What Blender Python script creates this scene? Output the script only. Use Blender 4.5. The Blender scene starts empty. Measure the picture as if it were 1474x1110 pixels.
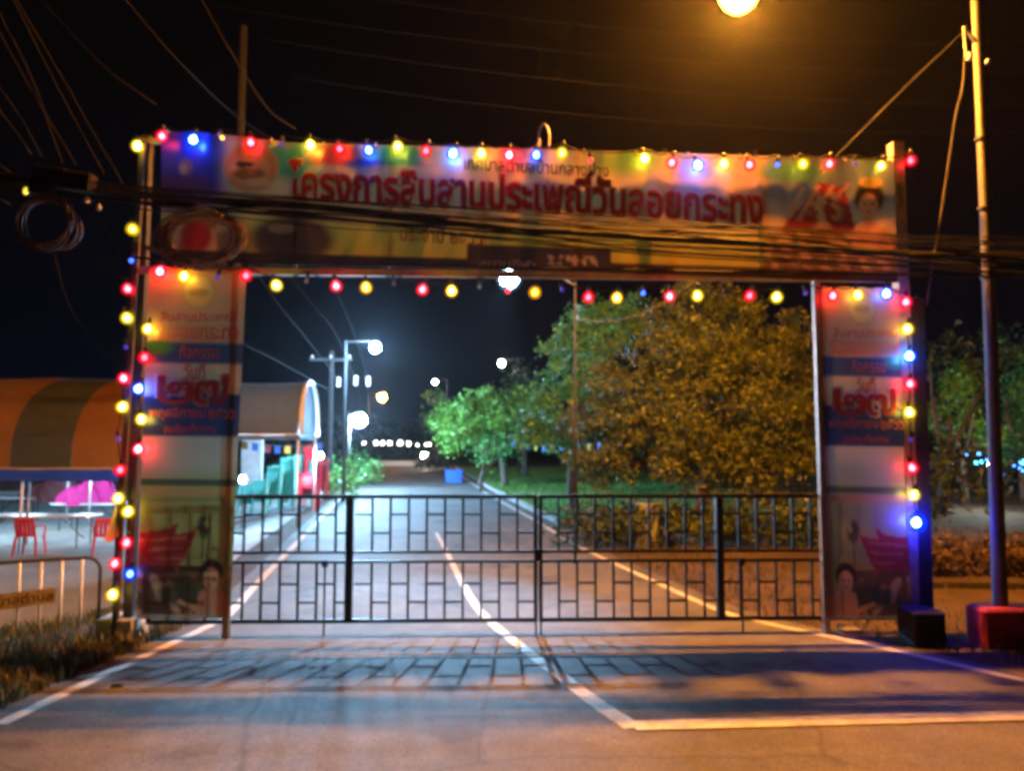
import bpy, math, random
import numpy as np
from mathutils import Vector, Matrix
random.seed(7); rng = np.random.default_rng(7)
scn = bpy.context.scene
C = scn.collection
PI = math.pi

# ------------------------------------------------------------------ camera
F, CX, CY = 1065.0, 737.0, 555.0          # photograph's focal length and centre
HZ = 636.0                                 # horizon row
H = 2.0                                    # eye height
PIT = math.atan((HZ - CY) / F)
cam = bpy.data.cameras.new('camera'); camo = bpy.data.objects.new('camera', cam); C.objects.link(camo)
camo.location = (0, 0, H); camo.rotation_euler = (PI/2 + PIT, 0, 0)
cam.sensor_fit = 'HORIZONTAL'; cam.sensor_width = 36; cam.lens = 36*F/1474
cam.clip_start = .05; cam.clip_end = 2000
cam.dof.use_dof = True; cam.dof.focus_distance = 3.0; cam.dof.aperture_fstop = 4.0
scn.camera = camo

# ------------------------------------------------------------------ world: night sky
w = bpy.data.worlds.new('World'); scn.world = w; w.use_nodes = True
nt = w.node_tree; nt.nodes.clear()
wo = nt.nodes.new('ShaderNodeOutputWorld'); bg = nt.nodes.new('ShaderNodeBackground')
tc = nt.nodes.new('ShaderNodeTexCoord'); sx = nt.nodes.new('ShaderNodeSeparateXYZ')
cr = nt.nodes.new('ShaderNodeValToRGB')
cr.color_ramp.elements[0].position = 0.0; cr.color_ramp.elements[0].color = (.0014, .0026, .0075, 1)
cr.color_ramp.elements[1].position = .42; cr.color_ramp.elements[1].color = (.0016, .0010, .0012, 1)
e = cr.color_ramp.elements.new(.16); e.color = (.0014, .0016, .0035, 1)
nt.links.new(tc.outputs['Generated'], sx.inputs[0]); nt.links.new(sx.outputs['Z'], cr.inputs[0])
nt.links.new(cr.outputs[0], bg.inputs[0]); nt.links.new(bg.outputs[0], wo.inputs[0]); bg.inputs[1].default_value = 1.0

scn.view_settings.view_transform = 'Standard'; scn.view_settings.look = 'None'
scn.view_settings.exposure = 0; scn.view_settings.gamma = 1; scn.view_settings.use_curve_mapping = False
scn.render.engine = 'CYCLES'
cy = scn.cycles
cy.use_denoising = True; cy.max_bounces = 6; cy.diffuse_bounces = 3; cy.transparent_max_bounces = 12
cy.sample_clamp_indirect = 2.0; cy.use_light_tree = True; cy.filter_width = 3.8
cy.volume_bounces = 0

# lamp strengths (emission of each lamp's own glowing part)
E_SODIUM, E_FLOOD, E_FLOOD2, E_FAR = 100000.0, 4000.0, 4200.0, 250.0
SODIUM = (1.0, .33, .025); COOL = (.36, .68, 1.0)

# ------------------------------------------------------------------ pixel -> place helpers
def ray(px, py):
    x = (px-CX)/F; y = (CY-py)/F
    return np.array([x, math.cos(PIT)-y*math.sin(PIT), math.sin(PIT)+y*math.cos(PIT)])
EYE = np.array([0, 0, H])
def at(px, py, Y):
    d = ray(px, py); return EYE + d*(Y/d[1])
def gnd(px, py, z=0.0):
    d = ray(px, py); return EYE + d*((z-H)/d[2])
A0, A1 = gnd(325, 920), gnd(1190, 914)
GD = (A1-A0); GD /= np.linalg.norm(GD)
GN = np.array([GD[1], -GD[0], 0.0])                  # towards the camera
def G(px, py, off=0.0):
    """point of the arch's plane, 'off' metres in front of it"""
    d = ray(px, py); q = A0 + GN*off
    return EYE + d*(np.dot(q-EYE, GN)/np.dot(d, GN))
def smooth(a, b, x):
    t = np.clip((x-a)/(b-a), 0, 1); return t*t*(3-2*t)
LL = np.array([gnd(*p)[:2] for p in [(0,1045),(150,973),(300,903),(335,880),(420,790),(520,690),(555,664)]])
RL = np.array([gnd(*p)[:2] for p in [(1474,982),(1330,948),(1190,917),(1095,897),(1030,878),(930,833),(830,786),(770,750),(720,722),(690,704),(640,668)]])
def interp_line(L, Y):
    ys, xs = L[:,1], L[:,0]; Y = np.asarray(Y, float)
    r = np.interp(Y, ys, xs)
    s0 = (xs[1]-xs[0])/(ys[1]-ys[0]); s1 = (xs[-1]-xs[-2])/(ys[-1]-ys[-2])
    r = np.where(Y < ys[0], xs[0]+s0*(Y-ys[0]), r)
    return np.where(Y > ys[-1], xs[-1]+s1*(Y-ys[-1]), r)
def gz(x, y):
    """height of the ground: the yard left of the road lies lower"""
    d = interp_line(LL, y) - .7 - x
    return -.55*smooth(0, 2.6, d)*smooth(7.0, 10.5, y)*(1-smooth(40, 55, y)*.6)

# ------------------------------------------------------------------ materials
def mat(name, col, rough=.6, metal=0, var=0.0, scale=6, bump=0, emit=None, es=0, transl=0, vcol=False, island=0, spec=.4, col2=None):
    m = bpy.data.materials.new(name); m.use_nodes = True; n = m.node_tree.nodes; l = m.node_tree.links
    b = n['Principled BSDF']; out = n['Material Output']
    b.inputs['Base Color'].default_value = (*col, 1); b.inputs['Roughness'].default_value = rough
    b.inputs['Metallic'].default_value = metal; b.inputs['Specular IOR Level'].default_value = spec
    src = None
    if vcol:
        a = n.new('ShaderNodeVertexColor'); a.layer_name = 'print'; src = a.outputs[0]
        l.new(src, b.inputs['Base Color'])
    if var or bump:
        t = n.new('ShaderNodeTexCoord'); nz = n.new('ShaderNodeTexNoise'); nz.inputs['Scale'].default_value = scale
        nz.inputs['Detail'].default_value = 8; nz.inputs['Roughness'].default_value = .65
        l.new(t.outputs['Object'], nz.inputs['Vector'])
        if var:
            r = n.new('ShaderNodeValToRGB'); r.color_ramp.elements[0].position = .3; r.color_ramp.elements[1].position = .7
            c2 = col2 or tuple(min(1, c*(1+var)) for c in col)
            r.color_ramp.elements[0].color = (*[c*(1-var) for c in col], 1); r.color_ramp.elements[1].color = (*c2, 1)
            l.new(nz.outputs['Fac'], r.inputs[0])
            if src is None: l.new(r.outputs[0], b.inputs['Base Color'])
        if bump:
            nb = n.new('ShaderNodeTexNoise'); nb.inputs['Scale'].default_value = scale*12; nb.inputs['Detail'].default_value = 4
            l.new(t.outputs['Object'], nb.inputs['Vector'])
            bp = n.new('ShaderNodeBump'); bp.inputs['Strength'].default_value = bump; bp.inputs['Distance'].default_value = .02
            l.new(nb.outputs['Fac'], bp.inputs['Height']); l.new(bp.outputs[0], b.inputs['Normal'])
    if island:
        g = n.new('ShaderNodeNewGeometry'); r = n.new('ShaderNodeValToRGB')
        r.color_ramp.elements[0].color = (*[c*(1-island) for c in col], 1)
        r.color_ramp.elements[1].color = (*(col2 or [c*(1+island) for c in col]), 1)
        l.new(g.outputs['Random Per Island'], r.inputs[0]); l.new(r.outputs[0], b.inputs['Base Color']); src = r.outputs[0]
    if emit:
        b.inputs['Emission Color'].default_value = (*emit, 1); b.inputs['Emission Strength'].default_value = es
    if transl:
        ts = n.new('ShaderNodeBsdfTranslucent'); mx = n.new('ShaderNodeMixShader'); mx.inputs[0].default_value = transl
        if src is not None: l.new(src, ts.inputs[0])
        else: ts.inputs[0].default_value = (*col, 1)
        l.new(b.outputs[0], mx.inputs[1]); l.new(ts.outputs[0], mx.inputs[2]); l.new(mx.outputs[0], out.inputs[0])
    return m
M = {}
M['black_iron'] = mat('black_iron', (.022,.020,.019), .45, .3, .4, 20)
M['rust_iron'] = mat('rust_iron', (.05,.035,.028), .55, .3, .5, 14)
M['frame_steel'] = mat('frame_steel', (.34,.28,.22), .5, .4, .35, 9)
M['frame_dark'] = mat('frame_dark', (.045,.038,.035), .55, .2, .35, 9)
M['galv'] = mat('galv', (.10,.097,.10), .55, .3, .25, 7)
M['concrete'] = mat('concrete', (.32,.30,.28), .85, 0, .25, 5, .3)
M['dark_block'] = mat('dark_block', (.022,.02,.022), .8, 0, .3, 8, .3)
M['red_paint'] = mat('red_paint', (.42,.035,.035), .6, 0, .5, 9, .4)
M['cable'] = mat('cable', (.012,.011,.011), .7, 0, .3, 30, spec=.12)
M['cable_dim'] = mat('cable_dim', (.016,.015,.015), .9, 0, .2, 30, spec=.1)
M['pole_dim'] = mat('pole_dim', (.03,.028,.027), .8, 0, .2, 5)
M['cable_grey'] = mat('cable_grey', (.09,.085,.08), .6, 0, .2, 30)
M['vinyl'] = mat('vinyl', (1,1,1), .34, vcol=True, transl=.2, spec=.5)
M['ink_red'] = mat('ink_red', (.55,.030,.018), .4)
M['ink_digit'] = mat('ink_digit', (.44,.05,.025), .4)
M['ink_pink'] = mat('ink_pink', (.60,.33,.24), .4)
M['ink_white'] = mat('ink_white', (.72,.55,.46), .4)
M['ink_dark'] = mat('ink_dark', (.035,.02,.015), .4)
M['ink_orange'] = mat('ink_orange', (.70,.16,.06), .4)
M['asphalt'] = mat('asphalt', (.115,.112,.11), .62, 0, .38, 1.1, .5, spec=.35)
M['line_white'] = mat('line_white', (.60,.58,.52), .6, 0, .22, 4, .2)
M['soil'] = mat('soil', (.058,.036,.023), .9, 0, .5, 1.4, .6)
M['yard'] = mat('yard', (.26,.26,.25), .75, 0, .3, .8, .3)
M['lawn'] = mat('lawn', (.09,.22,.035), .85, 0, .5, 2.2, .6)
M['grass'] = mat('grass', (.11,.22,.04), .7, island=.5, transl=.2)
M['dry_grass'] = mat('dry_grass', (.10,.10,.038), .8, island=.55, transl=.2)
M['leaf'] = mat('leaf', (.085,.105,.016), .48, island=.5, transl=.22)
M['leaf_green'] = mat('leaf_green', (.10,.27,.07), .48, island=.5, transl=.25)
M['leaf_bright'] = mat('leaf_bright', (.13,.28,.04), .5, island=.45, transl=.25)
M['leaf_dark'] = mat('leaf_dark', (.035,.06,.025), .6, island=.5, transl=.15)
M['leaf_brown'] = mat('leaf_brown', (.10,.065,.03), .6, island=.5, transl=.15)
M['bark'] = mat('bark', (.10,.075,.055), .9, 0, .4, 8, .5)
M['opening_dark_blue'] = mat('opening_dark_blue', (.02,.085,.20), .7, 0, .1, 3, transl=.1)  # stands for the dim inside of the pale tent
M['orange_cloth'] = mat('orange_cloth', (.29,.12,.028), .7, 0, .12, 3, transl=.12)
M['dark_cloth'] = mat('dark_cloth', (.075,.085,.075), .7, 0, .15, 3, transl=.08)
M['white_cloth'] = mat('white_cloth', (.085,.12,.145), .7, 0, .12, 3, transl=.12)
M['blue_cloth'] = mat('blue_cloth', (.03,.09,.50), .65, 0, .15, 4, transl=.15)
M['red_plastic'] = mat('red_plastic', (.55,.02,.05), .35, 0, .1, 6)
M['turq_plastic'] = mat('turq_plastic', (.30,.90,.78), .35, 0, .1, 6, transl=.35)
M['blue_plastic'] = mat('blue_plastic', (.02,.12,.62), .4, 0, .1, 6)
M['pink_cloth'] = mat('pink_cloth', (.58,.014,.22), .6, 0, .4, 24, .5)
M['maroon_cloth'] = mat('maroon_cloth', (.14,.035,.04), .7, 0, .3, 14)
M['table_white'] = mat('table_white', (.66,.68,.70), .4, 0, .06, 6)
M['white_metal'] = mat('white_metal', (.66,.66,.64), .4, 0, .12, 9)
M['yellow_cloth'] = mat('yellow_cloth', (.75,.55,.10), .6, 0, .1, 9, transl=.25)
M['porcelain'] = mat('porcelain', (.60,.55,.50), .2)
M['cabinet_grey'] = mat('cabinet_grey', (.16,.17,.18), .7, 0, .2, 3, .2)
M['wall_grey'] = mat('wall_grey', (.40,.42,.43), .8, 0, .2, 3, .2)
def road_mat(name, worn):
    m = bpy.data.materials.new(name); m.use_nodes = True; n = m.node_tree.nodes; l = m.node_tree.links; b = n['Principled BSDF']
    t = n.new('ShaderNodeTexCoord')
    def noise(sc, det=6, ro=.6):
        q = n.new('ShaderNodeTexNoise'); q.inputs['Scale'].default_value = sc; q.inputs['Detail'].default_value = det; q.inputs['Roughness'].default_value = ro
        l.new(t.outputs['Object'], q.inputs['Vector']); return q.outputs['Fac']
    def ramp(f, a, b_, ca, cb):
        r = n.new('ShaderNodeValToRGB'); r.color_ramp.elements[0].position = a; r.color_ramp.elements[1].position = b_
        r.color_ramp.elements[0].color = (*ca,1); r.color_ramp.elements[1].color = (*cb,1); l.new(f, r.inputs[0]); return r.outputs[0]
    def mul(a, c, blend='MULTIPLY', fac=1.0):
        x = n.new('ShaderNodeMix'); x.data_type = 'RGBA'; x.blend_type = blend
        if isinstance(fac, float): x.inputs['Factor'].default_value = fac
        else: l.new(fac, x.inputs['Factor'])
        l.new(a, x.inputs['A']); l.new(c, x.inputs['B']); return x.outputs['Result']
    big_ = ramp(noise(.55, 5), .35, .7, (.078,.076,.075), (.15,.145,.14))
    mid = ramp(noise(3.2, 8, .7), .3, .7, (.70,.70,.70), (1.15,1.15,1.15))
    agg = ramp(noise(75, 3, .8), .35, .68, (.45,.45,.45), (1.5,1.5,1.5))
    col = mul(mul(big_, mid), agg)
    stain = ramp(noise(1.3, 4, .5), .60, .68, (1,1,1), (.55,.53,.52)); col = mul(col, stain)
    vo = n.new('ShaderNodeTexVoronoi'); vo.feature = 'DISTANCE_TO_EDGE'; vo.inputs['Scale'].default_value = .42
    wv = n.new('ShaderNodeMix'); wv.data_type = 'VECTOR'; wv.inputs['Factor'].default_value = .16
    nn = n.new('ShaderNodeTexNoise'); nn.inputs['Scale'].default_value = 2.2; nn.inputs['Detail'].default_value = 6
    l.new(t.outputs['Object'], nn.inputs['Vector']); l.new(t.outputs['Object'], wv.inputs['A']); l.new(nn.outputs['Color'], wv.inputs['B']); l.new(wv.outputs['Result'], vo.inputs['Vector'])
    crack = ramp(vo.outputs['Distance'], .002, .006, (.62,.62,.62), (1,1,1)); col = mul(col, crack)
    if worn:
        paint = ramp(noise(5, 6, .7), .3, .7, (.36,.34,.30), (.66,.64,.58))
        w_ = ramp(noise(22, 6, .75), .57, .72, (1,1,1), (0,0,0)); col = mul(col, paint, 'MIX', w_)
    l.new(col, b.inputs['Base Color']); b.inputs['Roughness'].default_value = .68; b.inputs['Specular IOR Level'].default_value = .3
    bp = n.new('ShaderNodeBump'); bp.inputs['Strength'].default_value = .55; bp.inputs['Distance'].default_value = .012
    l.new(noise(60, 4, .8), bp.inputs['Height']); l.new(bp.outputs[0], b.inputs['Normal']); return m
M['asphalt'] = road_mat('asphalt_worn', False); M['line_white'] = road_mat('line_worn', True)
BULB = {'R': (1,.022,.035), 'Y': (1,.70,.06), 'O': (1,.52,.03), 'B': (.03,.10,1.0), 'P': (.14,.08,1.0)}
BS = {'R': 120, 'Y': 70, 'O': 60, 'B': 150, 'P': 10}
def emat(name, col, s): return mat(name, tuple(c*.3 for c in col), .3, emit=col, es=s)
for k in BULB:
    M['bulb_'+k] = emat('bulb_'+k, BULB[k], BS[k])
    M['dim_'+k] = emat('dim_'+k, BULB[k], BS[k]*.04)
M['big_blue'] = emat('big_blue', (.014,.022,1.0), 1300)
M['strong_blue'] = emat('strong_blue', (.03,.14,1.0), 420)
M['bulb_off'] = mat('bulb_off', (.35,.36,.40), .15)
M['socket'] = mat('socket', (.03,.03,.03), .5)
M['sodium'] = emat('sodium', SODIUM, E_SODIUM)
M['sodium_far'] = emat('sodium_far', (1,.42,.06), 420)
M['flood'] = emat('flood', COOL, E_FLOOD)
M['flood_left'] = emat('flood_left', COOL, E_FLOOD2)
M['far_lamp'] = emat('far_lamp', (1,.93,.82), E_FAR)
M['far_white'] = emat('far_white', (1,.95,.86), 25)
M['led_blue'] = emat('led_blue', (.05,.25,1), 14)
M['led_cyan'] = emat('led_cyan', (.1,.9,1), 14)

def glass_halo_mat(name, col, s, tr):
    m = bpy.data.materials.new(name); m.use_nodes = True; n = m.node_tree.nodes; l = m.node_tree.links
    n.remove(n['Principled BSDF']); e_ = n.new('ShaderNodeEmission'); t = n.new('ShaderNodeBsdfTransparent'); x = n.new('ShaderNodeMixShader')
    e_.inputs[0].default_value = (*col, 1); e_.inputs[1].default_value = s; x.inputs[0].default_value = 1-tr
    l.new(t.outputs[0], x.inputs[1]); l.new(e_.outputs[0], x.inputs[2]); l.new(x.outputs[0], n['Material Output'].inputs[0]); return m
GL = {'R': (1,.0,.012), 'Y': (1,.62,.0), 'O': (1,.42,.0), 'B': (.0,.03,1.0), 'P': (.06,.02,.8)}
for k in GL: M['globe_'+k] = glass_halo_mat('globe_'+k, GL[k], 1.2, .55)  # coloured halo of each bulb, made as a glowing see-through shell
M['globe_S'] = glass_halo_mat('globe_S', GL['B'], 2.2, .5)
M['sodium_bowl'] = glass_halo_mat('sodium_bowl', (1,.62,.10), 40, .88)
M['halo_cool'] = glass_halo_mat('halo_cool', (.30,.62,1), .55, .62)
M['halo_warm'] = glass_halo_mat('halo_warm', (1,.40,.05), .5, .62)
M['halo_white'] = glass_halo_mat('halo_white', (.85,.9,1), .45, .65)
M['flood_bowl'] = glass_halo_mat('flood_bowl', (.5,.80,1), 650, .6)

# ------------------------------------------------------------------ mesh builders
class MB:
    def __init__(s): s.v = []; s.f = []
    def add(s, v, f):
        o = len(s.v); s.v += [tuple(map(float, p)) for p in v]; s.f += [tuple(i+o for i in q) for q in f]; return s
    def box(s, c, ax, ay, az, bev=0):
        """box from centre and three half-axis vectors; bevelled on its upright and top edges if asked"""
        c, ax, ay, az = map(np.array, (c, ax, ay, az))
        if not bev:
            P = [c+i*ax+j*ay+k*az for k in (-1,1) for i, j in ((-1,-1),(1,-1),(1,1),(-1,1))]
            return s.add(P, [(3,2,1,0),(4,5,6,7),(0,1,5,4),(1,2,6,5),(2,3,7,6),(3,0,4,7)])
        la, lb, lc = (np.linalg.norm(q) for q in (ax, ay, az)); P = []
        for k, ins in ((-1,0),(1-2*0-bev/lc,0),(1,bev)):
            a = 1-ins/la; b = 1-ins/lb; ca = bev/la; cb = bev/lb
            for i, j in ((-a+ca,-b),(a-ca,-b),(a,-b+cb),(a,b-cb),(a-ca,b),(-a+ca,b),(-a,b-cb),(-a,-b+cb)):
                P.append(c+i*ax+j*ay+k*az)
        f = [tuple(range(7,-1,-1)), tuple(range(16,24))]
        for r in (0, 8):
            for i in range(8): f.append((r+i, r+(i+1)%8, r+8+(i+1)%8, r+8+i))
        return s.add(P, f)
    def bar(s, a, b, w, d=None, up=None):
        """square-section bar between two points"""
        a, b = np.array(a, float), np.array(b, float); d = d or w
        t = b-a; L = np.linalg.norm(t); t /= L
        n = np.array(up) if up is not None else GN
        if abs(np.dot(t, n)) > .95: n = np.array([1., 0, 0])
        x = np.cross(t, n); x /= np.linalg.norm(x); y = np.cross(x, t)
        return s.box((a+b)/2, x*w/2, y*d/2, t*L/2)
    def tube(s, pts, r, n=8, closed=False, caps=True):
        pts = [np.array(p, float) for p in pts]; m = len(pts)
        rs = r if hasattr(r, '__len__') else [r]*m
        V = []; prev = None
        for i, p in enumerate(pts):
            if closed: t = pts[(i+1)%m]-pts[i-1]
            else: t = pts[min(i+1,m-1)]-pts[max(i-1,0)]
            t = t/(np.linalg.norm(t)+1e-9)
            if prev is None:
                a = np.array([0,0,1.]) if abs(t[2]) < .9 else np.array([1.,0,0])
                x = np.cross(t, a)
            else: x = prev - t*np.dot(prev, t)
            x /= np.linalg.norm(x)+1e-9; prev = x; y = np.cross(t, x)
            for k in range(n):
                q = 2*PI*k/n; V.append(p + (x*math.cos(q)+y*math.sin(q))*rs[i])
        fs = []
        for i in range(m if closed else m-1):
            for k in range(n):
                j = (i+1)%m
                fs.append((i*n+k, i*n+(k+1)%n, j*n+(k+1)%n, j*n+k))
        if caps and not closed: fs += [tuple(range(n-1,-1,-1)), tuple((m-1)*n+k for k in range(n))]
        return s.add(V, fs)
    def lathe(s, c, prof, n=12, axis=(0,0,1)):
        """prof: (radius, height) pairs"""
        az = np.array(axis, float); az /= np.linalg.norm(az)
        ax = np.cross(az, (0,1,0.001)); ax /= np.linalg.norm(ax); ay = np.cross(az, ax); c = np.array(c, float)
        V = [c+az*h+(ax*math.cos(2*PI*k/n)+ay*math.sin(2*PI*k/n))*r for r, h in prof for k in range(n)]
        fs = [(i*n+k, i*n+(k+1)%n, (i+1)*n+(k+1)%n, (i+1)*n+k) for i in range(len(prof)-1) for k in range(n)]
        fs += [tuple(range(n-1,-1,-1)), tuple((len(prof)-1)*n+k for k in range(n))]
        return s.add(V, fs)
    def grid(s, fn, us, vs):
        nu, nv = len(us), len(vs)
        return s.add([fn(u, v) for v in vs for u in us],
                     [(j*nu+i, j*nu+i+1, (j+1)*nu+i+1, (j+1)*nu+i) for j in range(nv-1) for i in range(nu-1)])
def mesh_of(name, mb, m, loc=(0,0,0), smooth_=False):
    me = bpy.data.meshes.new(name)
    v = np.array(mb.v, float) - np.array(loc)
    me.from_pydata(v.tolist(), [], mb.f); me.materials.append(M[m] if isinstance(m, str) else m)
    if smooth_: me.polygons.foreach_set('use_smooth', [True]*len(me.polygons))
    me.update(); return me
def obj(name, me, parent=None):
    o = bpy.data.objects.new(name, me); C.objects.link(o)
    if parent is not None: o.parent = parent
    return o
def ball(r, n=8): return [(max(.004, r*math.sin(PI*k/n)), -r*math.cos(PI*k/n)) for k in range(n+1)]
class Thing:
    def __init__(s, name, label, cat, loc, group=None):
        s.loc = np.array(loc, float); s.o = obj(name, None); s.o.location = s.loc; s.o.empty_display_size = .1
        s.o['label'] = label; s.o['category'] = cat
        if group: s.o['group'] = group
    def part(s, name, mb, m, parent=None, smooth_=False, label=None, kind=None):
        o = obj(name, mesh_of(name, mb, m, s.loc, smooth_), parent or s.o)
        if label: o['label'] = label
        if kind: o['kind'] = kind
        return o
    def shared(s, name, me, pos, parent=None, rel=None):
        o = obj(name, me, parent or s.o)
        o.location = (np.array(pos) - (s.loc if rel is None else np.array(rel))); return o
def single(name, mb, m, label, cat, group=None, smooth_=False, loc=None, kind=None):
    loc = np.array(mb.v).mean(0) if loc is None else loc
    o = obj(name, mesh_of(name, mb, m, loc, smooth_)); o.location = loc
    if label: o['label'] = label; o['category'] = cat
    if group: o['group'] = group
    if kind: o['kind'] = kind
    return o
def structure(name, mb, m, kind='structure', smooth_=False):
    o = obj(name, mesh_of(name, mb, m, (0,0,0), smooth_)); o['kind'] = kind; return o
def copy_tree(o, parent=None):
    c = o.copy(); C.objects.link(c)
    if parent is not None: c.parent = parent
    for ch in [x for x in bpy.data.objects if x.parent == o]: copy_tree(ch, c)
    return c
def spline(P, n=8):
    """smooth curve through points (Catmull-Rom)"""
    P = [np.array(p, float) for p in P]; out = []
    Q = [2*P[0]-P[1]] + P + [2*P[-1]-P[-2]]
    for i in range(1, len(Q)-2):
        for k in range(n):
            t = k/n
            out.append(.5*(2*Q[i]+(Q[i+1]-Q[i-1])*t+(2*Q[i-1]-5*Q[i]+4*Q[i+1]-Q[i+2])*t*t+(3*Q[i]-Q[i-1]-3*Q[i+1]+Q[i+2])*t**3))
    out.append(P[-1]); return out
def sag(a, b, s, n=14):
    a, b = np.array(a, float), np.array(b, float)
    return [a+(b-a)*t-np.array([0,0,4*s*t*(1-t)]) for t in np.linspace(0, 1, n)]

# ================================================================== THE SETTING
# ground
gx = np.unique(np.concatenate([np.linspace(-160,-14,14), np.linspace(-14,14,71), np.linspace(14,160,14)]))
gy = np.unique(np.concatenate([np.linspace(-12,4,6), np.linspace(4,28,61), np.linspace(28,70,22), np.linspace(70,400,8)]))
structure('ground', MB().grid(lambda x, y: (x, y, float(gz(x,y))), gx, gy), 'soil', smooth_=True)
# road with the street it opens on
ys = np.concatenate([np.linspace(-10, 5, 8), np.linspace(5.4, 61, 70)])
mb = MB()
for y in ys:
    a = max(float(interp_line(LL, y))-.28, -16) if y < 60 else float(interp_line(LL, y))-.28
    b = min(float(interp_line(RL, y))+.28, 16)
    if y <= 3.2: a, b = -16, 16
    mb.v += [(a+(b-a)*t, y, .006) for t in np.linspace(0,1,9)]
for j in range(len(ys)-1):
    for i in range(8): mb.f.append((j*9+i, j*9+i+1, (j+1)*9+i+1, (j+1)*9+i))
structure('road', mb, 'asphalt')
def strip(pts, wd, z=.011):
    pts = np.array(pts, float); mb = MB()
    for i, p in enumerate(pts):
        t = pts[min(i+1,len(pts)-1)]-pts[max(i-1,0)]; t /= np.linalg.norm(t); n = np.array([-t[1], t[0]])
        ww = wd[i] if hasattr(wd, '__len__') else wd
        j = 1 + .08*math.sin(i*2.7)
        a, b = p+n*ww/2*j, p-n*ww/2*j; mb.v += [(a[0],a[1],z),(b[0],b[1],z)]
    for i in range(len(pts)-1): mb.f.append((2*i, 2*i+1, 2*i+3, 2*i+2))
    return mb
structure('left_edge_line', strip(spline([(*p,0) for p in LL], 6), .11) if False else strip([q[:2] for q in spline([(*p,0) for p in LL], 6)], .11), 'line_white')
structure('right_edge_line', strip([q[:2] for q in spline([(*p,0) for p in RL], 6)], .10), 'line_white')
CLN = [gnd(*p)[:2] for p in [(628,768),(641,792),(660,830),(690,880),(740,925),(800,970),(855,1012),(912,1050)]]
structure('centre_line', strip([q[:2] for q in spline([(*p,0) for p in CLN], 6)], list(np.linspace(.07,.15,43))), 'line_white')
STL = [gnd(912,1048)[:2], gnd(1474,1033)[:2], gnd(1900,1024)[:2]]
structure('stop_line', strip(STL, .17, z=.016), 'line_white')
# concrete yard on the left, lower than the road
def yard_fn(u, y):
    a = float(interp_line(LL, y)); x = a-.75 - u*26
    return (x, y, float(gz(x, y))+.02)
structure('yard', MB().grid(yard_fn, np.concatenate([np.linspace(0,.15,14), np.linspace(.2,1,10)]), np.concatenate([np.linspace(10.2,30,40), np.linspace(31,52,12)])), 'yard', smooth_=True)
# lawn on the right
def lawn_fn(u, y):
    a = float(interp_line(RL, y)); return (a+.55+u*(6.5+y*.10), y, .05)
structure('lawn', MB().grid(lawn_fn, np.linspace(0,1,14), np.linspace(19,58,24)), 'lawn')
# pale kerb along the lawn
mb = MB()
for y in np.arange(18, 56, 1.5):
    a = np.array([float(interp_line(RL,y))+.45, y, .03]); b = np.array([float(interp_line(RL,y+1.47))+.45, y+1.47, .03])
    mb.bar(a, b, .14, .16, up=(0,0,1))
structure('kerb', mb, 'concrete')

# grass and weeds (nobody could count them)
def blades(n, fn, hmin, hmax, wd, m, name):
    v = []; f = []
    for i in range(n):
        x, y, z = fn(); h = random.uniform(hmin, hmax); q = random.uniform(0, 2*PI); lean = random.uniform(.1,.7)*h
        dx, dy = math.cos(q)*wd, math.sin(q)*wd; lx, ly = math.cos(q+1.5)*lean, math.sin(q+1.5)*lean
        o = len(v)
        v += [(x-dx,y-dy,z-.01),(x+dx,y+dy,z-.01),(x+dx*.7+lx*.4,y+dy*.7+ly*.4,z+h*.6),(x-dx*.7+lx*.4,y-dy*.7+ly*.4,z+h*.6),(x+lx,y+ly,z+h)]
        f += [(o,o+1,o+2,o+3),(o+3,o+2,o+4)]
    mb = MB(); mb.v = v; mb.f = f
    o = obj(name, mesh_of(name, mb, m)); o['kind'] = 'stuff'; return o
def weedpos():
    while True:
        y = random.uniform(5.3, 9.2); e = float(interp_line(LL, y)); x = e-.22-abs(random.gauss(0,1.1))
        if math.sin(x*2.1+1)*math.sin(y*1.7)+random.uniform(-.6,.9) > 0: return x, y, float(gz(x,y))
blades(5200, weedpos, .04, .17, .009, 'dry_grass', 'weeds')
def lawnpos():
    y = 19.3+38*random.random()**1.6; u = random.random()**1.4; p = lawn_fn(u, y); return p[0], p[1], .05
blades(9000, lawnpos, .04, .12, .02, 'grass', 'lawn_grass')
def vergepos():
    y = random.uniform(6.4, 16); x = float(interp_line(RL,y))+.3+abs(random.gauss(0,1.4)); return x, y, 0
blades(2600, vergepos, .03, .13, .008, 'dry_grass', 'verge_grass')

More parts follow.
